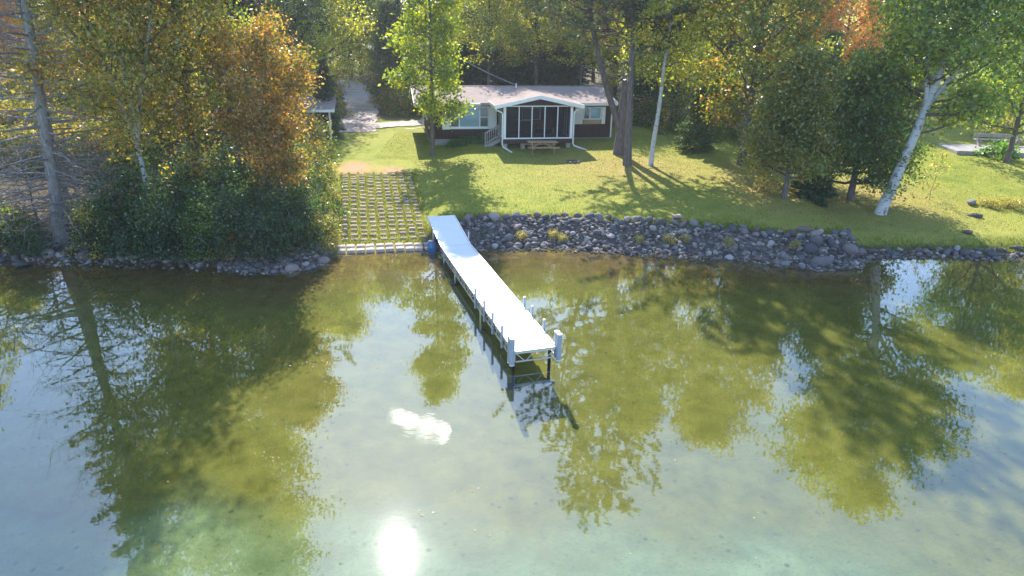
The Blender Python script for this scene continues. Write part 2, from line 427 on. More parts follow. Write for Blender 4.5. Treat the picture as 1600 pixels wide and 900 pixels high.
def terrain(x, y):
    x = np.asarray(x, float); y = np.asarray(y, float)
    d = y - shore(x)
    u, v = ramp_uv(x, y)
    rm = (1-sstep(1.9, 2.9, np.abs(u)))*(1-sstep(10, 14, v))
    hb = .55 + .25*sstep(-4.5, -3, x) - .35*sstep(15, 16.5, x)
    wb = 1.25 + .45*sstep(-4.5, -3, x)
    bank = hb*sstep(-.1, 1, d/wb)
    bank_r = .75*np.clip(d/10.0, 0, 1)
    b = bank*(1-rm)+bank_r*rm
    z = b + .05*np.clip(d, 0, 22) + .022*np.clip(d-22, 0, 200) + .05*hnoise(x, y)*sstep(2, 6, d)*(1-.8*rm)
    # slight rise to the right-hand neighbour
    z = z + .8*sstep(17, 30, x)*sstep(3, 14, d)
    dd = np.clip(-d, 0, None)
    zu = -(.085*np.clip(dd, 0, 8) + .03*np.clip(dd-8, 0, 40)) + .04*hnoise(x*.6, y*.6)*sstep(.5, 4, dd)
    return np.where(d > 0, z, zu)
def T(x, y): return float(terrain(x, y))
def pixT(px, py):
    d = CF + CR*(px-800)/FPX - CU*(py-450)/FPX
    t = np.linspace(10, 200, 4000); P = CC[None, :]+d[None, :]*t[:, None]
    k = np.argmax(P[:, 2] < terrain(P[:, 0], P[:, 1])); return P[k]
def at(px, py):
    p = pixT(px, py); return (float(p[0]), float(p[1]), T(p[0], p[1]))

def axis(parts):
    out = []
    for a, b, s in parts: out += list(np.arange(a, b, s))
    out.append(parts[-1][1]); return np.array(out)
gx = axis([(-2400, -300, 300), (-300, -60, 20), (-60, -34, 1), (-34, 34, .35), (34, 60, 1), (60, 300, 20), (300, 2400, 300)])
gy = axis([(-2400, -200, 300), (-200, -10, 10), (-10, 26, .6), (26, 36, .18), (36, 56, .4), (56, 100, 2), (100, 300, 20), (300, 2600, 300)])
XX, YY = np.meshgrid(gx, gy); ZZ = terrain(XX, YY)
nx, ny = len(gx), len(gy)
i = np.arange(ny-1)[:, None]*nx; j = np.arange(nx-1)[None, :]
GF = np.stack([i+j, i+j+1, i+nx+j+1, i+nx+j], -1).reshape(-1, 4)
gme = np_mesh('ground', np.stack([XX, YY, ZZ], -1).reshape(-1, 3), GF, smooth=True)
D = YY-shore(XX); U, Vv = ramp_uv(XX, YY)
forest = np.maximum(1-sstep(-13.0, -10.5, XX + .12*(YY-30)), sstep(56, 62, YY))*(D > -.2)
forest = np.maximum(forest, (1-sstep(-10.2, -8.9, XX+.22*(YY-30)))*(D > 0)*.0)
forest *= 1-sstep(24, 30, XX)*.9
trk = sstep(RLEN-1.2, RLEN+.2, Vv)*(1-sstep(RLEN+2.2, RLEN+4.8, Vv))
earth = 1.5*np.exp(-(((U+1.25)/.75)**2))*trk + 1.3*np.exp(-(((U-.9)/.6)**2))*sstep(RLEN-1.2, RLEN+.2, Vv)*(1-sstep(RLEN+1.5, RLEN+3, Vv))
earth += .22*(np.abs(U) < 2.0)*(Vv > -1)*(Vv < 9)
earth += .35*np.exp(-(((XX-7)/5)**2+((YY-42)/4)**2)) + .35*sstep(10, 14, XX)*(1-sstep(20, 26, XX))*np.exp(-((YY-37)/5)**2)
rmask = (1-sstep(1.8, 2.3, np.abs(U)))
bankm = np.where((XX > -4.2) & (XX < 15.8), 1-sstep(1.5, 1.9, D), 1-sstep(.5, 1.0, D))*(1-rmask)
shal = 1-sstep(1.2, 5.0, -D-.5*hnoise(XX, YY))
deep = sstep(11, 23, -D - .12*XX + 2.5*hnoise(XX*.3, YY*.3))
for nm, arr in (('forest', forest), ('earth', np.clip(earth, 0, 1)), ('bank', bankm), ('shallow', shal), ('depthmask', deep)):
    a = gme.attributes.new(nm, 'FLOAT', 'POINT'); a.data.foreach_set('value', arr.astype(np.float32).ravel())
tag(link('ground', gme, M['ground']), kind='structure')

wx = 2400
wme = np_mesh('lake', np.array([(-wx, -wx, 0), (wx, -wx, 0), (wx, 60, 0), (-wx, 60, 0)]), np.array([[0, 1, 2, 3]]))
tag(link('lake', wme, M['water']), kind='structure')

def strip(name, pts, widths, off, mat):
    pts = np.array(pts, float); n = 40
    s = np.linspace(0, len(pts)-1, n); cx = np.interp(s, range(len(pts)), pts[:, 0]); cy = np.interp(s, range(len(pts)), pts[:, 1]); ww = np.interp(s, range(len(pts)), widths)
    tx = np.gradient(cx); ty = np.gradient(cy); l = np.hypot(tx, ty); nxx, nyy = ty/l, -tx/l
    k = 9; V = []
    for a in range(n):
        jit = 1+.08*math.sin(a*1.7)+.05*math.sin(a*3.1)
        for b in range(k):
            o = (b/(k-1)-.5)*ww[a]*jit; x = cx[a]+nxx[a]*o; y = cy[a]+nyy[a]*o; V.append((x, y, T(x, y)+off))
    F = np.array([(a*k+b, a*k+b+1, (a+1)*k+b+1, (a+1)*k+b) for a in range(n-1) for b in range(k-1)])
    return tag(link(name, np_mesh(name, V, F, True), mat), kind='structure')
strip('driveway', [at(553, 207)[:2], at(556, 190)[:2], at(566, 168)[:2], at(560, 150)[:2], at(550, 134)[:2], at(540, 126)[:2]], [3.2, 3.3, 3.2, 3.0, 3.0, 3.0], .045, M['gravel'])
strip('parking_path', [at(545, 200)[:2], at(590, 197)[:2], at(650, 193)[:2], at(720, 186)[:2]], [3.4, 2.6, 2.2, 2.2], .06, M['gravel'])

# ------------------------------------------------------------------ boat ramp of concrete pavers
def paver_mesh(a, b, h, mt):
    mb = MB(); k = .035
    mb.add([(-a,-b,-.1),(a,-b,-.1),(a,b,-.1),(-a,b,-.1),(-a,-b,h-.02),(a,-b,h-.02),(a,b,h-.02),(-a,b,h-.02),(-a+k,-b+k,h),(a-k,-b+k,h),(a-k,b-k,h),(-a+k,b-k,h)],
        [(0,1,5,4),(1,2,6,5),(2,3,7,6),(3,0,4,7),(4,5,9,8),(5,6,10,9),(6,7,11,10),(7,4,8,11),(8,9,10,11)])
    me = bpy.data.meshes.new('paver'); me.from_pydata(mb.v, [], mb.f); me.materials.append(mt); return me
M['paver'] = simple('weathered_paver', (.33, .26, .21), .92, .25, 8, .3, .1, rnd=.22)
pav = paver_mesh(.145, .09, .085, M['paver']); pav_big = paver_mesh(.178, .165, .12, M['concrete'])
ramp = empty('boat_ramp', (RB[0], RB[1], T(*RB)), 0); tag(ramp, kind='structure')
slope_ang = math.atan2(T(*RT)-T(*RB), RLEN)
rampz = math.atan2(-RD[0], RD[1])
def put_paver(u, v, me, dz=0):
    x = RB[0]+RX[0]*u+RD[0]*v; y = RB[1]+RX[1]*u+RD[1]*v
    o = bpy.data.objects.new('paver', me); COL.objects.link(o); o.parent = ramp
    o.location = (x-RB[0], y-RB[1], T(x, y)-T(*RB)+dz)
    o.rotation_euler = (random.gauss(-.02, .03), random.gauss(0, .02), rampz+random.gauss(0, .03))
rows = 19
for r_ in range(rows):
    v = 1.25 + (RLEN-1.35)*r_/(rows-1)
    for c_ in range(9):
        put_paver((c_-4)*.445+random.gauss(0, .015), v+random.gauss(0, .02), pav, random.uniform(-.04, .015)-.045*max(0, (c_-5.5)/3)*(r_/rows))
for r_ in range(2):
    for c_ in range(10):
        put_paver((c_-4.5)*.425+random.gauss(0, .012), .02+r_*.42-.02*c_*0+random.gauss(0, .015)+.05*math.sin(c_*.5), pav_big, .0)

DZ = .58
NL = pix(805, 549, DZ); FL = pix(668, 338.5, 1.08)
dv = (FL-NL); dv[2] = 0; DLEN = np.linalg.norm(dv); dv /= DLEN; DW = 1.27
# ------------------------------------------------------------------ stones
def rock_mesh(seed, flat=.7):
    r = np.random.default_rng(seed); bm = bmesh.new(); bmesh.ops.create_icosphere(bm, subdivisions=2, radius=1)
    ax = r.normal(size=(5, 3)); ax /= np.linalg.norm(ax, axis=1)[:, None]; am = r.uniform(.15, .55, 5)
    sc = np.array([1, r.uniform(.7, .95), flat*r.uniform(.8, 1.1)])
    for v in bm.verts:
        n = np.array(v.co); k = 1.0
        for a, q in zip(ax, am): k -= q*max(0, n@a-.35)
        k += r.normal()*.045
        v.co = Vector(n*k*sc)
    me = bpy.data.meshes.new('stone'); bm.to_mesh(me); bm.free()
    for p in me.polygons: p.use_smooth = True
    me.materials.append(M['stone']); return me
ROCKS = [rock_mesh(100+k) for k in range(10)]
rockV = [np.array([v.co for v in m_.vertices]) for m_ in ROCKS]; rockF = [np.array([p.vertices[:] for p in m_.polygons]) for m_ in ROCKS]
def scatter(n, fx, fd, fs, tries=90, over=.60):
    out = []; cell = {}
    for _ in range(n*tries):
        if len(out) >= n: break
        x = fx(); d = fd(x); s = fs(x, d); y = float(shore(x))+d; key = (int(x//1), int(y//1)); ok = True
        for a in (-1, 0, 1):
            for b in (-1, 0, 1):
                for (X, Y, S) in cell.get((key[0]+a, key[1]+b), ()):
                    if (X-x)**2+(Y-y)**2 < ((S+s)*over)**2: ok = False; break
                if not ok: break
            if not ok: break
        if ok: out.append((x, y, s)); cell.setdefault(key, []).append((x, y, s))
    return out
def place_stone(x, y, s, parent, base, sink=.25):
    o = bpy.data.objects.new('stone', random.choice(ROCKS)); COL.objects.link(o); o.parent = parent
    o.location = (x-base[0], y-base[1], T(x, y)+s*(.7-sink)*.6-base[2]); o.scale = (s, s*random.uniform(.85, 1.1), s*random.uniform(.85, 1.2))
    o.rotation_euler = (random.gauss(0, .35), random.gauss(0, .35), random.uniform(0, 6.28))
def joined_stones(items, parent, base, name='small_stones'):
    Vs, Fs, b = [], [], 0
    for (x, y, s) in items:
        k = random.randrange(10); a = random.uniform(0, 6.28); ca, sa = math.cos(a), math.sin(a)
        V = rockV[k]*s*np.array([1, random.uniform(.8, 1.1), random.uniform(.7, 1.1)]); V = np.stack([V[:, 0]*ca-V[:, 1]*sa, V[:, 0]*sa+V[:, 1]*ca, V[:, 2]], -1)
        Vs.append(V+np.array([x-base[0], y-base[1], T(x, y)+.25*s-base[2]])); Fs.append(rockF[k]+b); b += len(V)
    o = link(name, np_mesh(name, np.concatenate(Vs), np.concatenate(Fs), True), M['pebble'], parent); tag(o, kind='stuff'); return o
xa, xb = float(pix(664, 370, .3)[0]), float(pix(1345, 395, .2)[0])
def revetment(x0, x1, dmax, nbig, nsmall, big, small, toprow, label, edge=None):
    base = (float((x0+x1)/2), float(shore((x0+x1)/2)), 0.0)
    e = empty('stone_revetment', base, 0, label, 'stone bank')
    dm = (lambda x: dmax) if np.isscalar(dmax) else dmax
    def fs(x, d):
        k = d/dm(x)
        return (big[0]+(big[1]-big[0])*random.random()**1.7)*(1.3 if (k > .8 and toprow) else 1.0)
    def clear(it):
        q = (it[0]-NL[0])*dv[1]-(it[1]-NL[1])*dv[0]; return not (-.35 < q < DW+.35 and it[1] > float(shore(it[0]))+.75)
    A0 = scatter(46, lambda: random.uniform(x0, x1), lambda x: dm(x)+random.uniform(-.22, .1), lambda x, d: random.uniform(.17, .31), 40, .8) if toprow else []
    for it in A0:
        if clear(it): place_stone(*it, e, base, .1)
    A = scatter(nbig-len(A0), lambda: random.uniform(x0, x1), lambda x: random.uniform(-.35, dm(x)), fs)
    for it in A:
        if clear(it): place_stone(*it, e, base)
    B = [(x, float(shore(x))+random.uniform(-.7, dm(x)*.97), random.uniform(*small)) for x in np.random.default_rng(3).uniform(x0, x1, nsmall)]
    B += [(x, float(shore(x))+random.uniform(-.1, dm(x)*.9), random.uniform(small[1]*.9, small[1]*1.6)) for x in np.random.default_rng(4).uniform(x0, x1, nsmall//5)]
    joined_stones(B, e, base); return e
revetment(xa, xb, lambda x: 1.75+.35*math.sin(x*.4)*.4, 310, 2300, (.10, .29), (.035, .11), True, 'long bank of loose grey field stones between lawn and water beside the dock')
xl0, xl1 = float(pix(345, 405, .2)[0]), float(pix(512, 400, .2)[0])
revetment(xl0, xl1, 1.15, 140, 420, (.10, .36), (.05, .11), False, 'heap of grey field stones at the water below the shrubs beside the paver ramp')
xr0, xr1 = float(pix(1350, 396, .2)[0]), float(pix(1640, 396, .2)[0])
revetment(xr0, xr1, .55, 70, 160, (.12, .3), (.05, .12), False, 'thin line of stones along the grassy shore below the white birch')
xf0, xf1 = float(pix(-40, 400, .1)[0]), float(pix(345, 400, .1)[0])
revetment(xf0, xf1, .7, 60, 260, (.1, .24), (.05, .12), False, 'sparse shaded stones along the shore below the larch and dark shrubs')
def boulder(px, py, s, label, k=0, flat=1.0, dz=.2):
    x, y, z = at(px, py); me = ROCKS[k]
    o = link('boulder', me, None); o.location = (x, y, z+s*dz); o.scale = (s, s*.85, s*flat); o.rotation_euler = (0, 0, k*1.3)
    tag(o, label, 'boulder', None); return o
boulder(143, 402, .62, 'large rounded grey boulder at the water below the larch', 1)
boulder(172, 401, .50, 'rounded grey boulder beside the largest boulder below the larch', 2)
boulder(215, 404, .52, 'flat slab of rock at the waterline below the dark shrubs', 3, .45)
boulder(80, 399, .45, 'boulder half hidden by weeds at the foot of the larch', 4)
boulder(1284, 411, .56, 'large smooth blue grey boulder at the tip of the stone bank', 5)
boulder(1274, 379, .48, 'pinkish brown boulder on top of the stone bank', 6)
boulder(1265, 391, .5, 'pale grey boulder among stones below the pinkish one', 8)
boulder(1256, 362, .42, 'flat pinkish rock at the lawn edge above the stone bank', 7, .6)
boulder(1327, 393, .42, 'dark round boulder at the right end of the stone bank', 9)
boulder(1162, 364, .3, 'pale oval boulder on the rim of the stone bank', 2)
boulder(1517, 319, .42, 'grey rock in the lawn at the end of the weedy strip', 3, .7)
boulder(1527, 339, .34, 'larger of two touching rocks in the open lawn below the weedy strip', 4, .8)
boulder(1516, 337, .2, 'small rock touching the larger rock in the open lawn', 5, .8)
boulder(1511, 364, .34, 'flat rock in the shaded lawn above the shore', 6, .5)
boulder(809, 387, .24, 'dark stone standing alone in the shallows right of the dock', 7)
boulder(36, 418, .35, 'low flat stone just under the water below the larch', 1, .5, .5)
# dock -------------------------------------------------------------------------------------------
dock = empty('dock', (float(NL[0]), float(NL[1]), 0), math.atan2(-dv[0], dv[1]),
    'long white boat dock on aluminium frame running out from the stone bank', 'dock')
RAMPL = 3.1; ML = DLEN-RAMPL       # local: x across 0..DW, y along 0..DLEN
npan = 10
for k in range(npan):
    y0 = ML*k/npan; y1 = ML*(k+1)/npan-.012
    MB().box(.02, DW-.02, y0, y1, DZ-.045, DZ).build('deck_panel', M['dock_deck'], dock, bevel=.006)
mb = MB(); zr0, zr1 = DZ+.0, DZ+.30
p = MB().add([(.02,ML+.02,DZ-.05),(DW-.02,ML+.02,DZ-.05),(DW-.02,DLEN,1.03),(.02,DLEN,1.03),(.02,ML+.02,DZ+.004),(DW-.02,ML+.02,DZ+.004),(DW-.02,DLEN,1.08),(.02,DLEN,1.08)],
    [(0,3,2,1),(4,5,6,7),(0,1,5,4),(1,2,6,5),(2,3,7,6),(3,0,4,7)])
p.build('shore_ramp', M['dock_deck'], dock)
for x in (-.012, DW+.012):
    fr = MB()
    fr.box(x-.022, x+.022, 0, ML, DZ-.09, DZ+.012)
    fr.box(x-.018, x+.018, 0, ML, DZ-.36, DZ-.315)
    nd = 22
    for k in range(nd):
        ya, yb = ML*k/nd, ML*(k+1)/nd
        fr.bar((x, ya, DZ-.09), (x, ya, DZ-.32), .028, .028)
        a, b = (DZ-.33, DZ-.08) if k % 2 else (DZ-.08, DZ-.33)
        fr.bar((x, ya, a), (x, yb, b), .024, .024)
    fr.bar((x, ML, DZ-.03), (x, DLEN, 1.035), .04, .10)
    fr.build('side_truss', M['aluminium'], dock)
fr = MB(); fr.box(0, DW, -.03, .012, DZ-.085, DZ+.008); fr.box(.02, DW-.02, -.02, .015, DZ-.36, DZ-.32)
for k in range(4): fr.bar((DW*k/4+.02, 0, DZ-.34 if k % 2 else DZ-.07), (DW*(k+1)/4-.02, 0, DZ-.07 if k % 2 else DZ-.34), .022, .022)
fr.build('end_truss', M['aluminium'], dock)
fr = MB()
for k in range(1, 9): fr.box(.01, DW-.01, ML*k/9-.025, ML*k/9+.025, DZ-.12, DZ-.05)
fr.build('cross_beam', M['aluminium'], dock)
Mw = np.array(dock.matrix_basis)
def dlocal(px, py, z):
    q = pix(px, py, z)-np.array([NL[0], NL[1], 0]); return q[0]*dv[1]-q[1]*dv[0], q[0]*dv[0]+q[1]*dv[1]
for side, pts in ((0, ((750, 464), (763, 484), (775, 503), (789, 524))), (1, ((826, 478), (840, 492), (857, 514)))):
    for (px, py) in pts:
        y = dlocal(px, py, DZ)[1]; x = -.065 if side == 0 else DW+.065
        o = MB().box(x-.035, x+.035, y-.035, y+.035, DZ-.42, DZ+.33).build('side_fender', M['fender'], dock, bevel=.012)
        c = MB().box(x-.039, x+.039, y-.039, y+.039, DZ+.332, DZ+.355).build('cap', M['white_cap'], o, bevel=.006)
for (x, y, n) in ((-.085, .06, 0), (DW+.085, .0, 1)):
    for k in (0, 1):
        xx, yy = (x-.02+.0*k, y+.10-.19*k)
        o = MB().tube([(xx, yy, DZ-.40), (xx, yy, DZ+.42)], .08, 14).build('corner_fender', M['fender'], dock, smooth=False)
        MB().tube([(xx, yy, DZ+.422), (xx, yy, DZ+.445)], .084, 14).build('cap', M['white_cap'], o)
        MB().tube([(xx, yy, DZ-.425), (xx, yy, DZ-.402)], .084, 14).build('cap', M['white_cap'], o)
def bedz(lx, ly):
    wxy = np.array(NL[:2])+dv[:2]*ly+np.array([dv[1], -dv[0]])*lx; return T(*wxy)
for y in (.35, 4.2, 8.2, ML-.2):
    for x in (.06, DW-.06):
        o = MB().tube([(x, y, bedz(x, y)-.1), (x, y, DZ-.06)], .035 if y > 1 else .05, 8).build('leg', M['aluminium'] if y > 1 else M['black'], dock)
        MB().box(x-.15, x+.15, y-.15, y+.15, bedz(x, y)+.01, bedz(x, y)+.06).build('foot_pad', M['black'], o)
for (px, py, x) in ((728, 379, DW+.06), (684, 372, -.06)):
    y = dlocal(px, py, .5)[1]; MB().tube([(x, y, bedz(x, y)-.1), (x, y, DZ+.40)], .03, 8).build('pipe_post', M['aluminium'], dock)
# blue drum
bx, by, bz = at(677, 394)
drum = empty('blue_drum', (bx-.05, by, bz-.02), 0, 'small blue plastic drum on stones beside the dock ramp', 'drum')
MB().tube([(0,0,0),(0,0,.04),(0,0,.22),(0,0,.24),(0,0,.26),(0,0,.48),(0,0,.52)], [.17,.19,.195,.205,.195,.19,.165], 16).build('body', M['blue'], drum, True)
MB().tube([(0,0,.522),(0,0,.55)], .15, 16).build('lid', M['black'], drum)
#@@HOUSE
# ------------------------------------------------------------------ cabin
HA = pix(673, 225, 1.62); HROT = R(10.5)
cabin = empty('cabin', (float(HA[0]), float(HA[1]), 1.62), HROT, 'low dark brown cabin with white trim, shingled roof and screened front porch', 'cabin')
hx = np.array([math.cos(HROT), math.sin(HROT)]); hy = np.array([-math.sin(HROT), math.cos(HROT)])
def hl(px, py, z):
    q = (pix(px, py, z)-HA)[:2]; return float(q@hx), float(q@hy)
def hproj(x, y, z):
    P = np.array([*(HA[:2]+hx*x+hy*y), 1.62+z])-CC; zc = P@CF; return 800+FPX*(P@CR)/zc, 450-FPX*(P@CU)/zc
W, DP, FZ, EZ, RISE, OH = 13.1, 7.2, .34, 2.84, .68, .6
# foundation: concrete blocks laid in courses
fb = MB().box(-.0, W, -.0, DP, -.5, FZ-.01).build('foundation', M['block'], cabin)
# walls
MB().box(.02, W-.02, -.03, .07, FZ, EZ).build('wall', M['siding'], cabin)
MB().box(-.03, .07, .071, DP-.071, FZ, EZ).build('wall', M['siding'], cabin)
MB().box(W-.07, W+.03, .071, DP-.071, FZ, EZ).build('wall', M['siding'], cabin)
MB().box(.02, W-.02, DP-.07, DP+.03, FZ, EZ).build('wall', M['siding'], cabin)
g = MB().prism([(.0, EZ+.1), (DP, EZ+.1), (DP/2, EZ+RISE-.05)], 'x', .0, .08); g.prism([(.0, EZ+.1), (DP, EZ+.1), (DP/2, EZ+RISE-.05)], 'x', W-.08, W); g.build('gable_wall', M['siding'], cabin)
for x in (-.04, W-.06): MB().box(x, x+.1, -.045, .05, FZ-.005, EZ).build('corner_board', M['white_paint'] if x > 1 else M['siding'], cabin)
# roof: two slopes with thickness
th = .12; sl = RISE/(DP/2)
def slope(x0, x1, y0, y1, z0, z1, t=th):
    return MB().add([(x0,y0,z0),(x1,y0,z0),(x1,y1,z1),(x0,y1,z1),(x0,y0,z0-t),(x1,y0,z0-t),(x1,y1,z1-t),(x0,y1,z1-t)],
        [(0,1,2,3),(7,6,5,4),(0,4,5,1),(1,5,6,2),(2,6,7,3),(3,7,4,0)])
ex0, ex1 = -1.1, W+.2
RZ = EZ+.12
rf = slope(ex0, ex1, -OH, DP/2, RZ-sl*OH, RZ+RISE).build('roof_slope', M['shingle'], cabin)
slope(ex0, ex1, DP+OH, DP/2, RZ-sl*OH, RZ+RISE).build('roof_slope', M['shingle'], cabin)
MB().box(ex0, ex1, DP/2-.13, DP/2+.13, RZ+RISE-.028, RZ+RISE+.016).build('ridge_cap', M['shingle'], rf)
MB().tube([(6.6, DP/2-.5, RZ+RISE-.25), (6.6, DP/2-.5, RZ+RISE+.22)], .05, 8).build('vent_pipe', M['white_cap'], rf)
MB().box(ex0, 3.45, -OH-.03, -OH-.004, RZ-sl*OH-.2, RZ-sl*OH+.0).build('fascia', M['white_paint'], cabin)
MB().box(9.6, ex1, -OH-.03, -OH-.004, RZ-sl*OH-.2, RZ-sl*OH+.0).build('fascia', M['white_paint'], cabin)
MB().box(ex0+.03, ex1-.03, -OH, -.05, EZ-.14, EZ-.115).build('soffit', M['white_paint'], cabin)
for x in (ex0-.026, ex1+.002):
    for s in (0, 1):
        ya, yb = (-OH-.03, DP/2) if s == 0 else (DP+OH, DP/2)
        MB().add([(x,ya,RZ-sl*OH+.0),(x+.024,ya,RZ-sl*OH+.0),(x+.024,yb,RZ+RISE+.01),(x,yb,RZ+RISE+.01),(x,ya,RZ-sl*OH-.2),(x+.024,ya,RZ-sl*OH-.2),(x+.024,yb,RZ+RISE-.19),(x,yb,RZ+RISE-.19)],
            [(0,1,2,3),(7,6,5,4),(0,4,5,1),(1,5,6,2),(2,6,7,3),(3,7,4,0)]).build('rake_board', M['white_paint'], cabin)
# gutter along front-left eave
MB().box(ex0, 3.4, -OH-.14, -OH-.034, RZ-sl*OH-.12, RZ-sl*OH-.02).build('gutter', M['white_paint'], cabin)

def window(x0, x1, z0, z1, y=-.03, panes=((0, 1, 'glass', False),), fw=.07, sill=True, name='window'):
    f = MB(); yo = y-.05
    f.box(x0, x1, yo, y, z0, z0+fw); f.box(x0, x1, yo, y, z1-fw, z1); f.box(x0, x0+fw, yo, y, z0+fw, z1-fw); f.box(x1-fw, x1, yo, y, z0+fw, z1-fw)
    wdw = f.build(name, M['white_paint'], cabin)
    for (a, b, mt, split) in panes:
        xa_, xb_ = x0+fw+(x1-x0-2*fw)*a, x0+fw+(x1-x0-2*fw)*b
        if b < 1: MB().box(xb_-.04, xb_+.04, yo-.004, y, z0+fw, z1-fw).build('mullion', M['white_paint'], wdw); 
        if split:
            zm = (z0+z1)/2
            MB().box(xa_+.0, xb_-.04*(b < 1), yo+.003, y, zm-.025, zm+.025).build('meeting_rail', M['white_paint'], wdw)
        MB().box(xa_+.01, xb_-.01, y-.028, y-.008, z0+fw, z1-fw).build('pane', M[mt], wdw)
    if sill: MB().box(x0-.12, x1+.12, y-.11, y-.002, z0-.09, z0-.004).build('sill', M['white_paint'], wdw)
    return wdw
def shutter(x0, x1, z0, z1, y=-.03):
    s = MB().box(x0, x1, y-.045, y-.002, z0, z1).build('shutter', M['white_paint'], cabin)
    n = 4
    for k in range(1, n):
        xx = x0+(x1-x0)*k/n; MB().box(xx-.006, xx+.006, y-.052, y-.0455, z0+.02, z1-.02).build('batten', M['white_paint'], s)
wl, wr = hl(703, 200, 2.7)[0], hl(761, 200, 2.7)[0]
wl, wr = 1.38, 4.1
window(wl, wr, 1.12, 2.56, panes=((0, .22, 'glass', True), (.22, .78, 'glass_blue', False), (.78, 1, 'glass', True)))
shutter(wl-.56, wl-.03, 1.0, 2.56); shutter(wr+.03, wr+.56, 1.0, 2.56)
# right-hand window with plank panel below
window(10.95, 12.3, 1.62, 2.5, panes=((0, .35, 'glass', False), (.35, 1, 'glass_blue', False)), sill=False)
MB().box(10.98, 12.27, -.10, -.032, 1.3, 1.61).build('plank_panel', M['tan_wood'], cabin)
shutter(10.35, 10.93, 1.3, 2.5); shutter(12.33, 12.6, 1.3, 2.5)
# left side window
sw = MB().box(-.09, -.032, 4.4, 5.6, 1.25, 2.3).build('window', M['white_paint'], cabin)
MB().box(-.105, -.091, 4.5, 4.97, 1.35, 2.2).build('pane', M['glass'], sw); MB().box(-.105, -.091, 5.03, 5.5, 1.35, 2.2).build('pane', M['glass'], sw)
MB().box(-.10, -.032, 2.3, 2.9, 1.35, 2.3).build('shutter', M['white_paint'], cabin)
MB().box(-.115, -.035, .2, .0+.3, 1.0, 1.2).build('meter_box', M['white_cap'], cabin)

# porch -------------------------------------------------------
pl = hl(787.5, 236.5, 1.55); pr = hl(894, 235, 1.55)
PX0, PX1, PD = pl[0], pr[0], 2.7
PF = -PD; FLZ = .70; PT = 2.82
apx = (PX0+PX1)/2
porch = MB().box(PX0+.01, PX1-.01, PF+.01, -.04, FLZ-.09, FLZ).build('porch_floor', M['grey_wood'], cabin)
MB().box(PX0, PX1, PF-.04, PF, FLZ-.30, FLZ-.002).build('porch_skirt', M['siding'], cabin)
MB().box(PX0-.04, PX0, PF-.04, -.04, FLZ-.30, FLZ-.002).build('porch_skirt', M['siding'], cabin)
MB().box(PX1, PX1+.04, PF-.04, -.04, FLZ-.30, FLZ-.002).build('porch_skirt', M['siding'], cabin)
for x in (PX0+.15, (PX0+PX1)/2-1.0, PX1-.2):
    MB().box(x-.13, x+.13, PF+.1, PF+.38, -.25, FLZ-.31).build('pier', M['concrete'], cabin)
for x in (PX0+.07, PX1-.07):
    MB().box(x-.085, x+.085, PF-.03, PF+.12, FLZ+.0, PT).build('porch_post', M['white_paint'], cabin)
MB().box(PX0, PX1, PF-.045, PF+.1, FLZ+.003, FLZ+.08).build('sill_rail', M['white_paint'], cabin)
MB().box(PX0, PX1, PF-.035, PF+.1, PT+.002, PT+.07).build('head_rail', M['white_paint'], cabin)
n = 5; iw = (PX1-PX0-.31)/n
for k in range(n):
    a = PX0+.157+iw*k; b = a+iw
    MB().box(a+(.03 if k else .002), b-(.03 if k < n-1 else .002), PF+.03, PF+.04, FLZ+.082, PT).build('screen', M['screen'], cabin)
    if k: MB().box(a-.029, a+.029, PF-.025, PF+.08, FLZ+.082, PT).build('mullion', M['white_paint'], cabin)
# side screens
for x, sgn in ((PX0, 1), (PX1, -1)):
    xa_, xb_ = (x-.012, x+.05) if sgn > 0 else (x-.05, x+.012)
    MB().box(xa_, xb_, PF+.125, -.05, PT+.002, PT+.07).build('head_rail', M['white_paint'], cabin)
    MB().box(xa_, xb_, PF+.125, -.05, FLZ+.003, FLZ+.07).build('sill_rail', M['white_paint'], cabin)
    ys = np.linspace(PF+.13, -.05, 5)
    for k in range(4):
        MB().box(x+.01*sgn-.004, x+.01*sgn+.004, ys[k]+.03, ys[k+1]-.03, FLZ+.072, PT).build('screen', M['screen'], cabin)
        if k: MB().box(xa_, xb_, ys[k]-.028, ys[k]+.028, FLZ+.072, PT).build('mullion', M['white_paint'], cabin)
# gable + porch roof (ridge runs back into the main roof)
PE = .66; pz0 = PT+.18; prise = .50
MB().prism([(PX0-.0, PT+.072), (PX1, PT+.072), (PX1, PT+.16), (apx, PT+.14+prise), (PX0, PT+.16)], 'y', PF-.02, PF+.06).build('porch_gable', M['siding'], cabin)
hw = (PX1-PX0)/2+PE; PZR = PT+.27+prise; PZE = PZR-prise*hw/((PX1-PX0)/2)
yb = DP/2*((PZR-RZ)/RISE) if PZR > RZ else 0.0
def pslope(sg):
    xe = apx+sg*hw; t = .09
    # meets the main slope: at x=apx y=yb ; at the eave the main roof is lower -> y at eave where main z == PZE
    ye = (PZE-RZ)/sl
    P0 = [(xe, PF-.42, PZE), (apx, PF-.42, PZR), (apx, yb+.02, PZR), (xe, ye+.02, PZE)]
    V = P0+[(a, b, c-t) for a, b, c in P0]
    return MB().add(V, [(0,1,2,3),(7,6,5,4),(0,4,5,1),(1,5,6,2),(2,6,7,3),(3,7,4,0)]).build('porch_roof', M['shingle'], cabin)
pslope(-1); pslope(1)
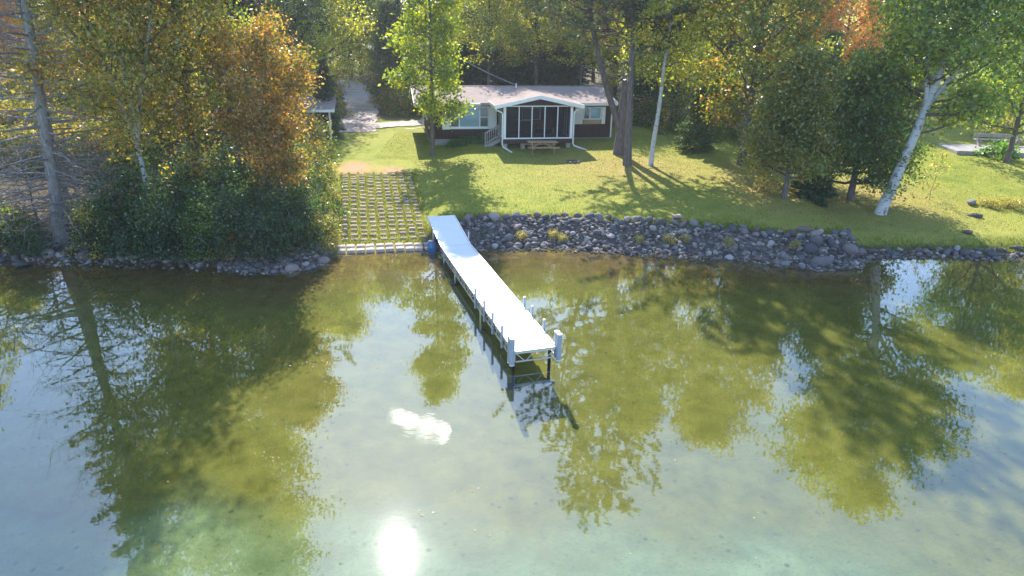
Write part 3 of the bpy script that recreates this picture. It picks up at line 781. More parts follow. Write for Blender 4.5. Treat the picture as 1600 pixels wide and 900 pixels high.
for sg in (-1, 1):
    xe = apx+sg*hw
    MB().add([(xe, PF-.45, PZE+.006), (apx, PF-.45, PZR+.006), (apx, PF-.424, PZR+.006), (xe, PF-.424, PZE+.006), (xe, PF-.45, PZE-.24), (apx, PF-.45, PZR-.24), (apx, PF-.424, PZR-.24), (xe, PF-.424, PZE-.24)],
        [(0,1,2,3),(7,6,5,4),(0,4,5,1),(1,5,6,2),(2,6,7,3),(3,7,4,0)]).build('rake_board', M['white_paint'], cabin)
    xs = (xe-.026, xe-.002) if sg < 0 else (xe+.002, xe+.026)
    MB().box(xs[0], xs[1], PF-.45, (PZE-RZ)/sl, PZE-.2, PZE-.0).build('fascia', M['white_paint'], cabin)
    MB().add([(xe, PF-.42, PZE-.13), (PX0 if sg < 0 else PX1, PF-.42, PZE-.10+PE*.0), (PX0 if sg < 0 else PX1, -.7, PZE-.10), (xe, -.7, PZE-.13)], [(0, 1, 2, 3)]).build('soffit', M['white_paint'], cabin)
# inside the porch: door, window, bench with red cushion
window(PX0+1.75, PX0+3.1, 1.62, 2.5, panes=((0, .5, 'glass', False), (.5, 1, 'glass', False)))
dr = MB().box(PX0+.65, PX0+1.5, -.07, -.032, FLZ+.0, 2.6).build('door', M['glass_dark'], cabin); MB().box(PX0+1.38, PX0+1.44, -.12, -.071, 1.6, 1.68).build('handle', M['aluminium'], dr)
bench = empty('porch_bench', (0, 0, 0)); bench.parent = None
bl = lambda x, y, z: (*(HA[:2]+hx*x+hy*y), 1.62+z)
bench.location = bl(PX0+2.5, -.75, FLZ); bench.rotation_euler = (0, 0, HROT)
tag(bench, 'wooden bench with red cushion standing inside the screened porch', 'bench')
MB().box(0, 1.5, 0, .5, .40, .45).build('seat', M['tan_wood'], bench); MB().box(.03, 1.47, .03, .45, .452, .55).build('cushion', M['red_cloth'], bench, bevel=.03)
MB().box(0, 1.5, .46, .5, .45, .95).build('backrest', M['red_cloth'], bench)
for a in (.03, 1.41):
    for b in (.02, .42): MB().box(a, a+.06, b, b+.06, 0, .4).build('leg', M['tan_wood'], bench)
# downspouts
c1 = (PX0-.09, PF-.05)
MB().tube([(apx-hw+.05, PF-.3, PZE-.22), (apx-hw+.15, PF-.25, PZE-.33), (c1[0]-.05, c1[1]-.02, PZE-.50), (c1[0], c1[1], PZE-.62), (c1[0], c1[1], .38), (c1[0]+.04, c1[1]-.1, .2), (c1[0]+.5, c1[1]-.95, -.02)], .05, 8).build('downspout', M['white_paint'], cabin)
c2 = (PX1+.09, PF-.05)
MB().tube([(apx+hw-.1, PF-.2, PZE-.2), (c2[0]+.1, c2[1], PZE-.4), (c2[0], c2[1], PZE-.5), (c2[0], c2[1], .38), (c2[0]+.08, c2[1]-.1, .22), (c2[0]+.9, c2[1]-.75, -.02)], .05, 8).build('downspout', M['white_paint'], cabin)
c3 = (-.09, 3.8); q = hl(617, 210.5, 1.75)
MB().tube([(-.09, DP-.05, EZ-.3), (-.09, DP-.05, .3), (-.3, DP-.2, .12), (-1.9, DP-.9, .1)], .05, 8).build('downspout', M['white_paint'], cabin)
# stairs on the left of the porch with railing
st = MB(); sy0, sy1 = -1.75, -.75
stairs = MB().box(PX0-.40, PX0-.045, sy0, sy1, FLZ-.24, FLZ-.20).build('stair_tread', M['grey_wood'], cabin)
MB().box(PX0-.72, PX0-.41, sy0, sy1, FLZ-.46, FLZ-.42).build('stair_tread', M['grey_wood'], cabin)
MB().box(PX0-1.04, PX0-.73, sy0, sy1, FLZ-.66, FLZ-.62).build('stair_tread', M['grey_wood'], cabin)
for y in (sy0-.05, sy1+.005):
    MB().bar((PX0-.06, y+.022, FLZ-.18), (PX0-1.15, y+.022, .0), .044, .24).build('stair_stringer', M['grey_wood'], cabin)
rl = MB().bar((PX0-.08, sy0-.03, FLZ+.82), (PX0-1.12, sy0-.03, .98), .05, .09).build('stair_railing', M['grey_wood'], cabin)
MB().bar((PX0-.08, sy0-.03, FLZ+.12), (PX0-1.12, sy0-.03, .25), .04, .07).build('lower_rail', M['grey_wood'], rl)
for k, x in enumerate(np.linspace(PX0-.1, PX0-1.1, 8)):
    zt = .98+(FLZ+.82-.98)*(x-(PX0-1.12))/1.04; wdt = .09 if k in (0, 7) else .045
    MB().box(x-wdt/2, x+wdt/2, sy0-.052, sy0-.008, zt-.72 if 0 < k < 7 else zt-1.0, zt+(.05 if k in (0, 7) else -.04)).build('baluster', M['grey_wood'], rl)
# picnic table
ptx, pty, ptz = at(847, 238.5)
pt = empty('picnic_table', (ptx, pty, ptz), HROT*.6, 'weathered tan wooden picnic table in front of the screened porch', 'picnic table')
for k in range(4): MB().box(-1.0, 1.0, -.37+k*.185, -.20+k*.185, .70, .74).build('top_plank', M['tan_wood'], pt)
for s in (-1, 1):
    for k in range(2): MB().box(-1.05, 1.05, s*.72-.13+k*.135, s*.72-.005+k*.135, .42, .46).build('bench_plank', M['tan_wood'], pt)
for x in (-.72, .72):
    for s in (-1, 1): MB().bar((x, s*.70, 0), (x, s*.26, .70), .045, .10).build('leg', M['tan_wood'], pt)
    MB().box(x+.03, x+.07, -.84, .84, .33, .415).build('crossbar', M['tan_wood'], pt)
    MB().bar((x*.9, 0, .36), (x*.1, 0, .68), .045, .09).build('brace', M['tan_wood'], pt)
# shed at the wood's edge
sx_, sy_, sz_ = at(519, 223)
shed = empty('garden_shed', (sx_, sy_, sz_), HROT, 'small dark shed with white corner boards half hidden by the orange maple', 'shed')
MB().box(-2.4, -.0, 0.0, 2.4, 0, 2.15).build('wall', M['siding'], shed)
for x in (-.09, -1.15, -2.43): MB().box(x, x+.11, -.03, -.003, 0, 2.15).build('corner_board', M['white_paint'], shed)
MB().add([(-2.75, -.4, 2.18), (.35, -.4, 2.18), (.35, 2.8, 2.75), (-2.75, 2.8, 2.75), (-2.75, -.4, 2.28), (.35, -.4, 2.28), (.35, 2.8, 2.85), (-2.75, 2.8, 2.85)],
    [(3,2,1,0),(4,5,6,7),(0,1,5,4),(1,2,6,5),(2,3,7,6),(3,0,4,7)]).build('roof', M['shingle'], shed)
MB().box(-2.75, .35, -.43, -.403, 2.12, 2.29).build('fascia', M['white_paint'], shed)
MB().box(-1.0, -.2, -.025, -.003, .1, 1.95).build('door', M['glass_dark'], shed)
# power line from the roof into the woods
v0 = Vector(bl(6.6, DP/2-.2, RZ+RISE+.1)); v1 = Vector((-9.5, 66, 9.5))
pts = [v0.lerp(v1, s)+Vector((0, 0, -.9*4*s*(1-s)*.5)) for s in np.linspace(0, 1, 14)]
tag(MB().tube(pts, .022, 5).build('power_line', M['rope'], None), 'thin grey cable sagging from the cabin roof into the trees', 'cable')
# fire pit, stump, patio, neighbour's cottage
fx, fy, fz = at(896, 253.5)
fp = empty('fire_pit', (fx, fy, fz), 0, 'small ring of dark stones in the lawn in front of the cabin', 'fire pit')
for k in range(9):
    a = k/9*6.283; o = link('stone', ROCKS[k], None, fp); o.location = (.38*math.cos(a), .34*math.sin(a), .05); o.scale = (.13, .12, .1)
MB().tube([(0, 0, .0), (0, 0, .03)], .3, 12).build('ash', M['black'], fp)
ux, uy, uz = at(1057, 345)
stp = empty('flat_rock', (ux, uy, uz), .2, 'flat reddish slab resting on a dark stone at the lawn edge', 'stone')
o = link('base_stone', ROCKS[2], None, stp); o.location = (0, 0, .08); o.scale = (.2, .16, .16)
MB().box(-.26, .24, -.16, .18, .18, .29).build('slab', M['stump'], stp, bevel=.03)
M['patio'] = simple('patio_stone', (.27, .25, .24), .9, .25, 4, .3)
qx, qy, qz = at(1530, 241)
pat = tag(MB().box(0, 9, 0, 3.2, -.4, .22).build('patio', M['patio'], None, bevel=.02), kind='structure'); pat.location = (qx-1.6, qy-.2, qz); pat.rotation_euler = (0, 0, R(-6))
bn = empty('log_bench', (qx+2.6, qy+2.2, qz+.22), R(-6), 'grey plank bench on the neighbouring stone patio', 'bench')
MB().box(-1.6, 1.6, -.2, .2, .38, .45).build('seat', M['grey_wood'], bn)
for a in (-1.3, 1.2): MB().box(a, a+.1, -.17, .17, 0, .38).build('leg', M['grey_wood'], bn)
MB().box(-1.6, 1.6, .2, .25, .55, .8).build('backrest', M['grey_wood'], bn)
for a in (-1.3, 1.2): MB().box(a, a+.08, .252, .30, 0, .8).build('back_post', M['grey_wood'], bn)
nb = empty('neighbour_cottage', (24.0, 70, T(24, 70)), R(-8), 'pale blue grey cottage glimpsed behind the trees beyond the lawn', 'house')
M['pale_siding'] = simple('pale_siding', (.55, .60, .66), .7, .06, 3, .1)
MB().box(0, 13, 0, 8, 0, 2.8).build('wall', M['pale_siding'], nb)
MB().prism([(-.5, 2.8), (8.5, 2.8), (4, 4.6)], 'x', -.5, 13.5).build('roof', M['shingle'], nb)
for a in (1.2, 4.2, 9.5):
    f = MB().box(a, a+1.5, -.06, -.003, 1.1, 2.3).build('window', M['white_paint'], nb); MB().box(a+.1, a+1.4, -.075, -.061, 1.2, 2.2).build('pane', M['glass'], f)
d_ = MB().box(7, 7.95, -.06, -.003, .1, 2.2).build('door', M['white_paint'], nb); MB().box(7.8, 7.86, -.1, -.061, 1.05, 1.15).build('handle', M['aluminium'], d_)
#@@TREES
# ------------------------------------------------------------------ trees and shrubs
def unit(v): return v/(np.linalg.norm(v, axis=-1, keepdims=True)+1e-9)
def leaf_quads(P, size, rg, up=.5, aspect=.62, axis=None):
    n = len(P); sz = size*rg.uniform(.65, 1.35, n)[:, None]
    nrm = unit(rg.normal(size=(n, 3)) + np.array([0, 0, up]))
    a = rg.normal(size=(n, 3)) if axis is None else axis + .35*rg.normal(size=(n, 3))
    a = unit(a - nrm*(a*nrm).sum(1)[:, None]); b = np.cross(nrm, a)
    V = np.stack([P-a*sz*.5, P+b*sz*aspect*.5+nrm*sz*.08, P+a*sz*.5, P-b*sz*aspect*.5+nrm*sz*.08], 1)
    return V.reshape(-1, 3), np.arange(4*n).reshape(-1, 4)
def pick(pal, n, rg):
    w = np.array([p[1] for p in pal], float); c = np.array([p[0] for p in pal]); return c[rg.choice(len(pal), n, p=w/w.sum())]
class Tubes:
    def __init__(s): s.V = []; s.F = []; s.n = 0; s.m = []
    def add(s, path, rad, k=5):
        V, F = tube_np(np.asarray(path), np.asarray(rad, float), k); s.V.append(V); s.F.append(F+s.n); s.n += len(V); s.m.append(np.full(len(F), 0 if k >= 7 else 1, dtype=np.int32))
    def mesh(s, name, mat):
        me = np_mesh(name, np.concatenate(s.V), np.concatenate(s.F), True); me.materials.append(mat); me.materials.append(M['bark'] if mat is M['birch'] else mat)
        me.polygons.foreach_set('material_index', np.concatenate(s.m)); return me
def leaves_mesh(P, C, size, rg, mat, up=.5, aspect=.62, axis=None, name='crown'):
    V, F = leaf_quads(P, size, rg, up, aspect, axis)
    me = np_mesh(name, V, F, False, np.repeat(np.minimum(C*1.75, .8), 4, 0)); me.materials.append(mat); return me
def limb(p0, d, L, rg, bend=.3, droop=0., n=6, wob=.06):
    s = np.linspace(0, 1, n)[:, None]; d = unit(d)
    P = p0 + d*L*s + np.array([0, 0, 1.])*L*(bend*s**2 - droop*s**2)
    P[1:] += rg.normal(size=(n-1, 3))*L*wob*s[1:]
    return P
def prof_round(t): return np.sqrt(np.clip(1-(2*t-.85)**2/1.35, .02, 1))
def prof_cone(t): return np.clip(1.02-t, .03, 1)**.8
def prof_tall(t): return np.clip(.55+1.3*t, 0, 1)*np.clip((1.04-t)*2.2, .05, 1)**.6

def broadleaf(seed, h=14, cb=.25, Rc=3.5, r0=.18, n1=34, n2=6, per=38, size=.2, pal=None, prof=prof_round, lean=(0, 0), bark='bark', elev=(12, 62), clump=.42, wob=.02, forks=(), leafmat='leaf', bend=.25, up=.5, jit=.22, skip=0.0, curve=0.0):
    rg = np.random.default_rng(seed); tb = Tubes()
    def trunk(p0, top, r_0, r_1, n=14):
        s = np.linspace(0, 1, n)[:, None]; P = p0+(top-p0)*s; P[1:-1] += np.cumsum(rg.normal(size=(n-2, 3))*wob, 0)*np.array([1, 1, 0])
        rad = r_0+(r_1-r_0)*s[:, 0]; 
        return P, rad
    top = np.array([lean[0], lean[1], h]); P, rad = trunk(np.zeros(3), top, r0, r0*.12)
    P[:, 0] += curve*np.sin(np.linspace(0, math.pi, len(P)))
    rad[0] *= 1.22; P = np.insert(P, 1, P[0]*.955+P[1]*.045 if False else P[0]+(P[1]-P[0])*.25, 0); rad = np.insert(rad, 1, r0*1.08)
    P[0, 2] -= .25; tb.add(P, rad, 9)
    stems = [(P, rad, cb)]
    for (t0, tx, ty, hh, rr) in forks:
        k = int(t0*(len(P)-1)); Q, rd = trunk(P[k], np.array([tx, ty, hh]), rr, rr*.15, 12); tb.add(Q, rd, 7); stems.append((Q, rd, max(0, (cb*h-P[k][2])/(hh-P[k][2]))))
    C = []; K = []
    for si, (P, rad, c0) in enumerate(stems):
        nn = n1 if len(stems) == 1 else max(8, int(n1*1.15/len(stems)))
        tt = np.linspace(0, 1, len(P))
        for b in range(nn):
            t = ((b+rg.uniform(0, 1))/nn)**.92; tp = c0+(1-c0)*t*.985
            p0 = np.array([np.interp(tp, tt, P[:, q]) for q in range(3)]); rr = np.interp(tp, tt, rad)
            az = b*2.399+rg.normal()*.35; el = R(elev[0]+(elev[1]-elev[0])*t+rg.normal()*8)
            L = Rc*float(prof(t))*rg.uniform(.72, 1.18)*(1 if len(stems) == 1 else .78)+.25
            d = np.array([math.cos(az)*math.cos(el), math.sin(az)*math.cos(el), math.sin(el)])
            B = limb(p0, d, L, rg, bend*(1-t*.6)); tb.add(B, np.linspace(min(rr*.6, .03+.022*L), .008, len(B)), 5)
            if rg.uniform() < skip: continue
            for q in range(n2):
                u = .28+.72*(q+rg.uniform(.2, .9))/n2; u = min(u, 1); k = u*(len(B)-1); k0 = int(min(k, len(B)-2)); pb = B[k0]+(B[k0+1]-B[k0])*(k-k0)
                dd = unit(unit(B[-1]-B[0])*.6+rg.normal(size=3)*.75+np.array([0, 0, .15])); l2 = (.30*L+.25)*rg.uniform(.6, 1.2)*(1.1-.4*u)
                S = limb(pb, dd, l2, rg, .1, n=4); tb.add(S, np.linspace(.016, .005, 4), 3)
                for z in (.45, .8, 1.05): C.append(S[0]+(S[-1]-S[0])*z); K.append(.25+1.5*rg.uniform()**1.4)
            C.append(B[-1]); K.append(1.0)
    C = np.array(C); K = np.array(K)
    cnt = np.maximum(3, (per*K).astype(int)); idx = np.repeat(np.arange(len(C)), cnt)
    off = rg.normal(size=(len(idx), 3))*clump*np.array([1, 1, .62])*(.6+.5*K[idx])[:, None]
    LP = C[idx]+off
    cc = pick(pal, len(C), rg)[idx]; ind = pick(pal, len(idx), rg); mixw = rg.uniform(0, 1, len(idx))[:, None]**2
    col = (cc*(1-mixw)+ind*mixw)*(1+jit*rg.normal(size=(len(idx), 1))).clip(.45, 1.7)
    return tb.mesh('trunk', M[bark]), leaves_mesh(LP, col, size, rg, M[leafmat], up)

def conifer(seed, h=16, cb=.08, Rc=2.6, r0=.2, nb=130, pal=None, tw=11, nper=6, ln=.30, wd=.22, droop=.18, el0=-8, el1=35, bark='bark', prof=prof_cone, dead=0.0, lean=(0, 0)):
    rg = np.random.default_rng(seed); tb = Tubes(); n = 12; s = np.linspace(0, 1, n)[:, None]
    P = np.array([lean[0], lean[1], h])*s; P[1:-1, :2] += np.cumsum(rg.normal(size=(n-2, 2))*.02, 0); rad = r0*(1-.93*s[:, 0]); rad[0] *= 1.35; P[0, 2] -= .25; tb.add(P, rad, 8)
    LP, AX, LC = [], [], []
    for b in range(nb):
        t = (b+rg.uniform())/nb; tp = cb+(1-cb)*t; p0 = np.array([lean[0]*tp, lean[1]*tp, h*tp]); az = b*2.399+rg.normal()*.3
        L = Rc*float(prof(t))*rg.uniform(.7, 1.15)+.12; el = R(el0+(el1-el0)*t+rg.normal()*6)
        d = np.array([math.cos(az)*math.cos(el), math.sin(az)*math.cos(el), math.sin(el)])
        B = limb(p0, d, L, rg, .0, droop*(1-t), 5, .03); tb.add(B, np.linspace(.012+.012*L, .005, 5), 4)
        if t < dead: 
            for q in range(11):
                u = rg.uniform(.15, 1); pb = B[0]+(B[-1]-B[0])*u; dd = unit(unit(B[-1]-B[0])*.5+rg.normal(size=3)*.5); S = limb(pb, dd, .35*L*rg.uniform(.5, 1.1), rg, n=3); tb.add(S, [.008, .006, .004], 3)
            continue
        fw = unit(B[-1]-B[0]); sd_ = unit(np.cross(fw, np.array([0, 0, 1.])))
        m_ = max(3, int(tw*L/Rc+3))
        for q in range(m_):
            u = .15+.85*(q+.5)/m_; k = u*(len(B)-1); k0 = int(min(k, 3)); pb = B[k0]+(B[k0+1]-B[k0])*(k-k0)
            for sg in (-1, 1):
                l2 = L*.34*(1.05-u)+.14; dd = unit(fw*.7+sd_*sg*.85+np.array([0, 0, -.12])+rg.normal(size=3)*.14)
                z = rg.uniform(0, 1, nper)[:, None]
                LP.append(pb+dd*l2*z+rg.normal(size=(nper, 3))*.045); AX.append(np.repeat(dd[None], nper, 0))
                LC.append(np.repeat(pick(pal, 1, rg), nper, 0)*(1+.2*rg.normal(size=(nper, 1))).clip(.5, 1.6))
    if not LP: return (tb.mesh('trunk', M[bark]),)
    LP = np.concatenate(LP); AX = np.concatenate(AX); LC = np.concatenate(LC)
    return tb.mesh('trunk', M[bark]), leaves_mesh(LP, LC, ln, rg, M['needle'], .3, wd, AX)

def pine(seed, h=22, cb=.4, Rc=3.4, r0=.26, nb=34, pal=None, lean=(0, 0), forks=(), n2=7, tufts=4, bark='pine_bark', dead=6, wob=.03, up=.05):
    rg = np.random.default_rng(seed); tb = Tubes(); LP, AX, LC = [], [], []
    def stem(p0, top, ra, rb, n=14, curve=0.0, cx=0):
        s = np.linspace(0, 1, n)[:, None]; P = p0+(top-p0)*s; P[1:-1, :2] += np.cumsum(rg.normal(size=(n-2, 2))*wob, 0)
        P[:, 0] += curve*np.sin(s[:, 0]*math.pi); return P, ra+(rb-ra)*s[:, 0]**.9
    P, rad = stem(np.zeros(3), np.array([lean[0], lean[1], h]), r0, r0*.1); rad[0] *= 1.35; P[0, 2] -= .3; tb.add(P, rad, 10); stems = [(P, rad, cb)]
    for (z0, tx, ty, hh, rr, cv) in forks:
        Q, rd = stem(np.array([lean[0]*z0/h, lean[1]*z0/h, z0]), np.array([tx, ty, hh]), rr, rr*.12, curve=cv); tb.add(Q, rd, 9); stems.append((Q, rd, cb))
    for P, rad, c0 in stems:
        tt = np.linspace(0, 1, len(P)); nn = int(nb/len(stems)**.6)
        for b in range(nn+dead):
            isd = b >= nn; t = (b+rg.uniform())/nn if not isd else 0; tp = c0+(1-c0)*t*.98 if not isd else c0*rg.uniform(.45, 1.0)
            p0 = np.array([np.interp(tp, tt, P[:, q]) for q in range(3)]); az = b*2.399+rg.normal()*.4; el = R((2 if not isd else 5)+45*t+rg.normal()*10)
            L = (Rc*float(prof_round(t*.9+.05))*rg.uniform(.7, 1.2)+.3) if not isd else rg.uniform(.6, 2.2)
            d = np.array([math.cos(az)*math.cos(el), math.sin(az)*math.cos(el), math.sin(el)])
            B = limb(p0, d, L, rg, up+.06, n=6, wob=.05); tb.add(B, np.linspace(.02+.014*L, .008, 6), 5)
            if isd: continue
            for q in range(n2):
                u = .3+.7*(q+rg.uniform(.2, .9))/n2; k = min(u, .999)*5; k0 = int(k); pb = B[k0]+(B[k0+1]-B[k0])*(k-k0)
                dd = unit(unit(B[-1]-B[0])*.8+rg.normal(size=3)*np.array([.7, .7, .3])); l2 = (.28*L+.25)*rg.uniform(.6, 1.2)
                S = limb(pb, dd, l2, rg, .12, n=3); tb.add(S, [.014, .01, .006], 3)
                for z in np.linspace(.35, 1.0, tufts):
                    c = S[0]+(S[-1]-S[0])*z; nn_ = 16; ax = unit(rg.normal(size=(nn_, 3))+dd*1.1+np.array([0, 0, .35]))
                    LP.append(c+ax*.15); AX.append(ax); LC.append(np.repeat(pick(pal, 1, rg), nn_, 0)*(1+.22*rg.normal(size=(nn_, 1))).clip(.5, 1.7))
    LP = np.concatenate(LP); AX = np.concatenate(AX); LC = np.concatenate(LC)
    V, F = leaf_quads(LP, .30, rg, .2, .16, AX*4)
    me = np_mesh('crown', V, F, False, np.repeat(LC, 4, 0)); me.materials.append(M['needle'])
    return tb.mesh('trunk', M[bark]), me

def shrub(seed, h=2.2, Rc=1.4, n=70, per=34, size=.13, pal=None, stems=7, clump=.2, up=.6):
    rg = np.random.default_rng(seed); tb = Tubes(); C = []
    for k in range(stems):
        az = rg.uniform(0, 6.28); rr = Rc*rg.uniform(.25, .8); p1 = np.array([math.cos(az)*rr, math.sin(az)*rr, h*rg.uniform(.6, .98)])
        B = limb(np.array([rg.normal()*.12, rg.normal()*.12, -.1]), p1, np.linalg.norm(p1), rg, 0, n=5); tb.add(B, np.linspace(.028, .008, 5), 4)
    u = unit(rg.normal(size=(n, 3))); u[:, 2] = np.abs(u[:, 2]); rad = rg.uniform(.45, 1, n)[:, None]**.5
    lump = 1+.28*np.sin(u[:, :1]*5+seed)*np.cos(u[:, 1:2]*4+seed*2)
    C = u*rad*lump*np.array([Rc, Rc, h*.92]); C[:, 2] = np.maximum(C[:, 2], .12)
    K = rg.uniform(.5, 1.4, n); idx = np.repeat(np.arange(n), (per*K).astype(int))
    LP = C[idx]+rg.normal(size=(len(idx), 3))*clump; LP[:, 2] = np.maximum(LP[:, 2], .04)
    col = pick(pal, n, rg)[idx]*.6+pick(pal, len(idx), rg)*.4; col = col*(1+.25*rg.normal(size=(len(idx), 1))).clip(.4, 1.7)
    return tb.mesh('stem', M['bark']), leaves_mesh(LP, col, size, rg, M['leaf'], up, name='foliage')

GREEN = [((.07,.125,.02),3),((.105,.16,.025),3),((.05,.095,.02),2),((.16,.19,.03),1)]
YGREEN = [((.20,.235,.03),3),((.27,.27,.038),3),((.14,.18,.03),1.6),((.36,.30,.04),1)]
BRIGHT = [((.13,.18,.014),4),((.19,.225,.018),3),((.085,.13,.012),2),((.28,.25,.025),.8)]
POPLAR = [((.15,.16,.03),3),((.22,.19,.035),3),((.10,.12,.03),2.2),((.34,.23,.035),1.4),((.30,.14,.035),.5)]
ORANGE = [((.27,.145,.035),2.4),((.20,.135,.03),3),((.13,.12,.03),3),((.36,.18,.05),1.2),((.08,.10,.03),2.2)]
FIRE = [((.38,.19,.07),3),((.40,.24,.09),2.5),((.28,.13,.05),1.2),((.26,.20,.05),2)]
SPRUCE = [((.028,.055,.025),3),((.042,.075,.03),2),((.06,.09,.03),1)]
PINEP = [((.055,.085,.03),3),((.085,.10,.04),2),((.15,.10,.05),1.2)]
CEDAR = [((.055,.10,.018),3),((.085,.13,.022),3),((.13,.11,.025),.8)]
MIXED = [((.075,.115,.025),3),((.115,.14,.03),3),((.20,.15,.035),1.3),((.28,.15,.035),.6)]
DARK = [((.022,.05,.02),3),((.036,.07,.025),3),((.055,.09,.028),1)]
LIME = [((.13,.22,.02),3),((.18,.25,.03),2)]
WEED = [((.13,.15,.04),3),((.22,.20,.07),2),((.30,.24,.11),2)]
GOLD = [((.32,.26,.04),3),((.20,.19,.04),2)]

def tree(name, meshes, x, y, label, cat='tree', group=None, rz=0., sc=1.0, z=None, names=('trunk', 'crown')):
    e = empty(name, (x, y, T(x, y) if z is None else z), rz, label, cat, group); e.scale = (sc, sc, sc)
    for nm, me in zip(names, meshes): link(nm, me, None, e)
    return e
def tpx(px, py): q = at(px, py); return q[0], q[1]
# --- the trees one can tell apart
x, y = tpx(97, 374); tree('larch_tree', conifer(1, 20.5, .05, 3.4, .27, 190, POPLAR+[((.12,.15,.03),5)], 10, 6, .34, .2, .10, -2, 35, 'larch_bark', lambda t: np.clip(1.05-t, .05, 1)**.65, .56, (1.2, .3)), x, y, 'tall larch with pale grey trunk and bare grey lower branches at the shore')
x, y = tpx(112, 345); tree('larch_tree', conifer(2, 16, .15, 2.6, .17, 90, POPLAR, 9, 5, .34, .2, .10, -2, 35, 'twig', lambda t: np.clip(1.05-t, .05, 1)**.6, .5, (-.6, .4)), x, y, 'thin dark larch trunk standing behind the tall pale larch')
x, y = tpx(243, 362); tree('aspen_tree', broadleaf(3, 16.5, .17, 4.2, .115, 56, 7, 42, .15, POPLAR+[((.26,.14,.04),1.2)], prof_round, (-.6, .5), 'birch', forks=((.34, 2.6, .3, 13.5, .10), (.34, -2.8, .8, 13, .09))), x, y, 'pale forked aspen with yellowing leaves behind the dark shrubs')
x, y = tpx(318, 345); tree('aspen_tree', broadleaf(4, 21.5, .30, 3.6, .2, 50, 7, 46, .17, [((.15,.19,.03),3),((.11,.15,.025),3),((.24,.22,.035),1.5)], prof_round, (.4, .3), 'bark'), x, y, 'tall yellow green aspen rising behind the orange maple')
x, y = tpx(424, 358); tree('maple_tree', broadleaf(5, 7.7, .26, 2.1, .09, 44, 6, 40, .125, ORANGE, lambda t: .55+.45*math.sin(t*9.0+1)*.5+.25*t, (.4, .2), 'bark', (20, 75), .27, skip=.08, forks=((.12, 1.9, .2, 6.2, .055), (.12, -1.5, .5, 7.2, .055), (.14, .4, -.9, 7.0, .05))), x, y, 'rounded orange maple on several thin stems beside the paver ramp')
x, y = tpx(676, 243); tree('maple_tree', broadleaf(6, 14.9, .19, 2.35, .16, 34, 6, 34, .21, BRIGHT, prof_tall, (.0, 0), 'bark', (8, 62), .30, skip=.06), x, y, 'slender bright green maple standing alone before the cabin window')
x, y = tpx(967, 241); tree('pine_tree', pine(7, 19, .36, 4.4, .33, 56, PINEP, (.5, .4), ((1.3, -3.0, .2, 17.5, .24, -.9), (1.8, .9, .5, 15, .16, .2)), 7, 4, 'pine_bark', 3), x, y, 'pine splitting into two heavy stems at the right corner of the cabin')
x, y = tpx(980, 258); tree('pine_tree', pine(8, 22.8, .30, 3.9, .225, 52, PINEP, (-.1, .2), (), 8, 4, 'pine_bark', 4), x, y, 'tall pine with a straight grey trunk in front of the split pine')
x, y = tpx(1017, 259); tree('birch_tree', broadleaf(9, 15.5, .36, 2.4, .15, 30, 6, 30, .2, YGREEN, prof_round, (.9, .3), 'birch', wob=.05), x, y, 'slim white birch on the lawn beside the tall straight pine')
x, y = tpx(1158, 258); tree('maple_tree', broadleaf(10, 15.5, .16, 4.3, .27, 50, 7, 36, .21, MIXED, prof_round, (.3, .2), 'bark'), x, y, 'broad green maple with dark trunk set back on the shaded lawn')
x, y = tpx(1225, 311); tree('cedar_tree', broadleaf(11, 6.9, .20, 1.95, .14, 48, 6, 44, .15, [((.12,.14,.028),3),((.08,.11,.024),3),((.22,.17,.035),1.8)], prof_cone, (0, 0), 'pine_bark', (0, 45), .34), x, y, 'small yellowing cedar with a bare lower trunk on the shaded lawn')
x, y = tpx(1328, 313); tree('cedar_tree', broadleaf(12, 6.5, .20, 2.3, .2, 54, 7, 44, .15, CEDAR, lambda t: np.clip(1.1-t, .05, 1)**.55, (0, 0), 'pine_bark', (0, 50), .36), x, y, 'dense dark green cedar between the yellowing cedar and the leaning birch')
x, y = tpx(1374, 334); tree('birch_tree', broadleaf(13, 17.3, .25, 4.7, .275, 60, 7, 34, .20, GREEN+[((.15,.20,.03),4),((.22,.24,.04),2)], prof_round, (3.2, 1.2), 'birch', forks=((.36, 6.6, 2.0, 12.5, .13), (.40, .2, 1.8, 14, .12)), curve=.35), x, y, 'leaning white birch with a wide green crown near the shore')
x, y = tpx(1572, 254); tree('maple_tree', broadleaf(14, 9.5, .22, 3.4, .17, 34, 6, 34, .2, GREEN, prof_round, (.3, 0), 'bark'), x, y, 'short trunked green tree beside the neighbouring patio')
x, y = tpx(1452, 313); tree('sapling', broadleaf(15, 2.1, .25, .38, .016, 12, 2, 2, .09, YGREEN+[((.40,.28,.05),2)], prof_round, (.12, 0), 'bark', clump=.1), x, y, 'thin young sapling with yellowing leaves on the open lawn')
x, y = tpx(1086, 235); tree('spruce_tree', conifer(16, 4.2, .03, 1.5, .07, 90, [((.05,.08,.028),3),((.075,.10,.03),2)], 9, 6, .24, .3, .1), x, y, 'small bushy spruce in the shade beside the slim birch')
x, y = tpx(1268, 312); tree('spruce_tree', conifer(17, 2.9, .02, 1.25, .05, 80, SPRUCE, 9, 6, .22, .3, .08), x, y, 'low dark spruce bush between the two cedars')
x, y = tpx(505, 232); tree('spruce_tree', conifer(18, 5.2, .03, 1.3, .08, 90, SPRUCE+[((.06,.10,.04),2)], 9, 6, .24, .3, .1), x-.7, y+4.0, 'young spruce behind the small shed at the driveway')
x, y = -21.5, 44.5; tree('pine_tree', pine(19, 21, .3, 4.2, .3, 52, SPRUCE+[((.05,.08,.03),2)], (0, 0), (), 8, 4, 'pine_bark', 3), x, y, 'dark pine rising behind the orange maple')
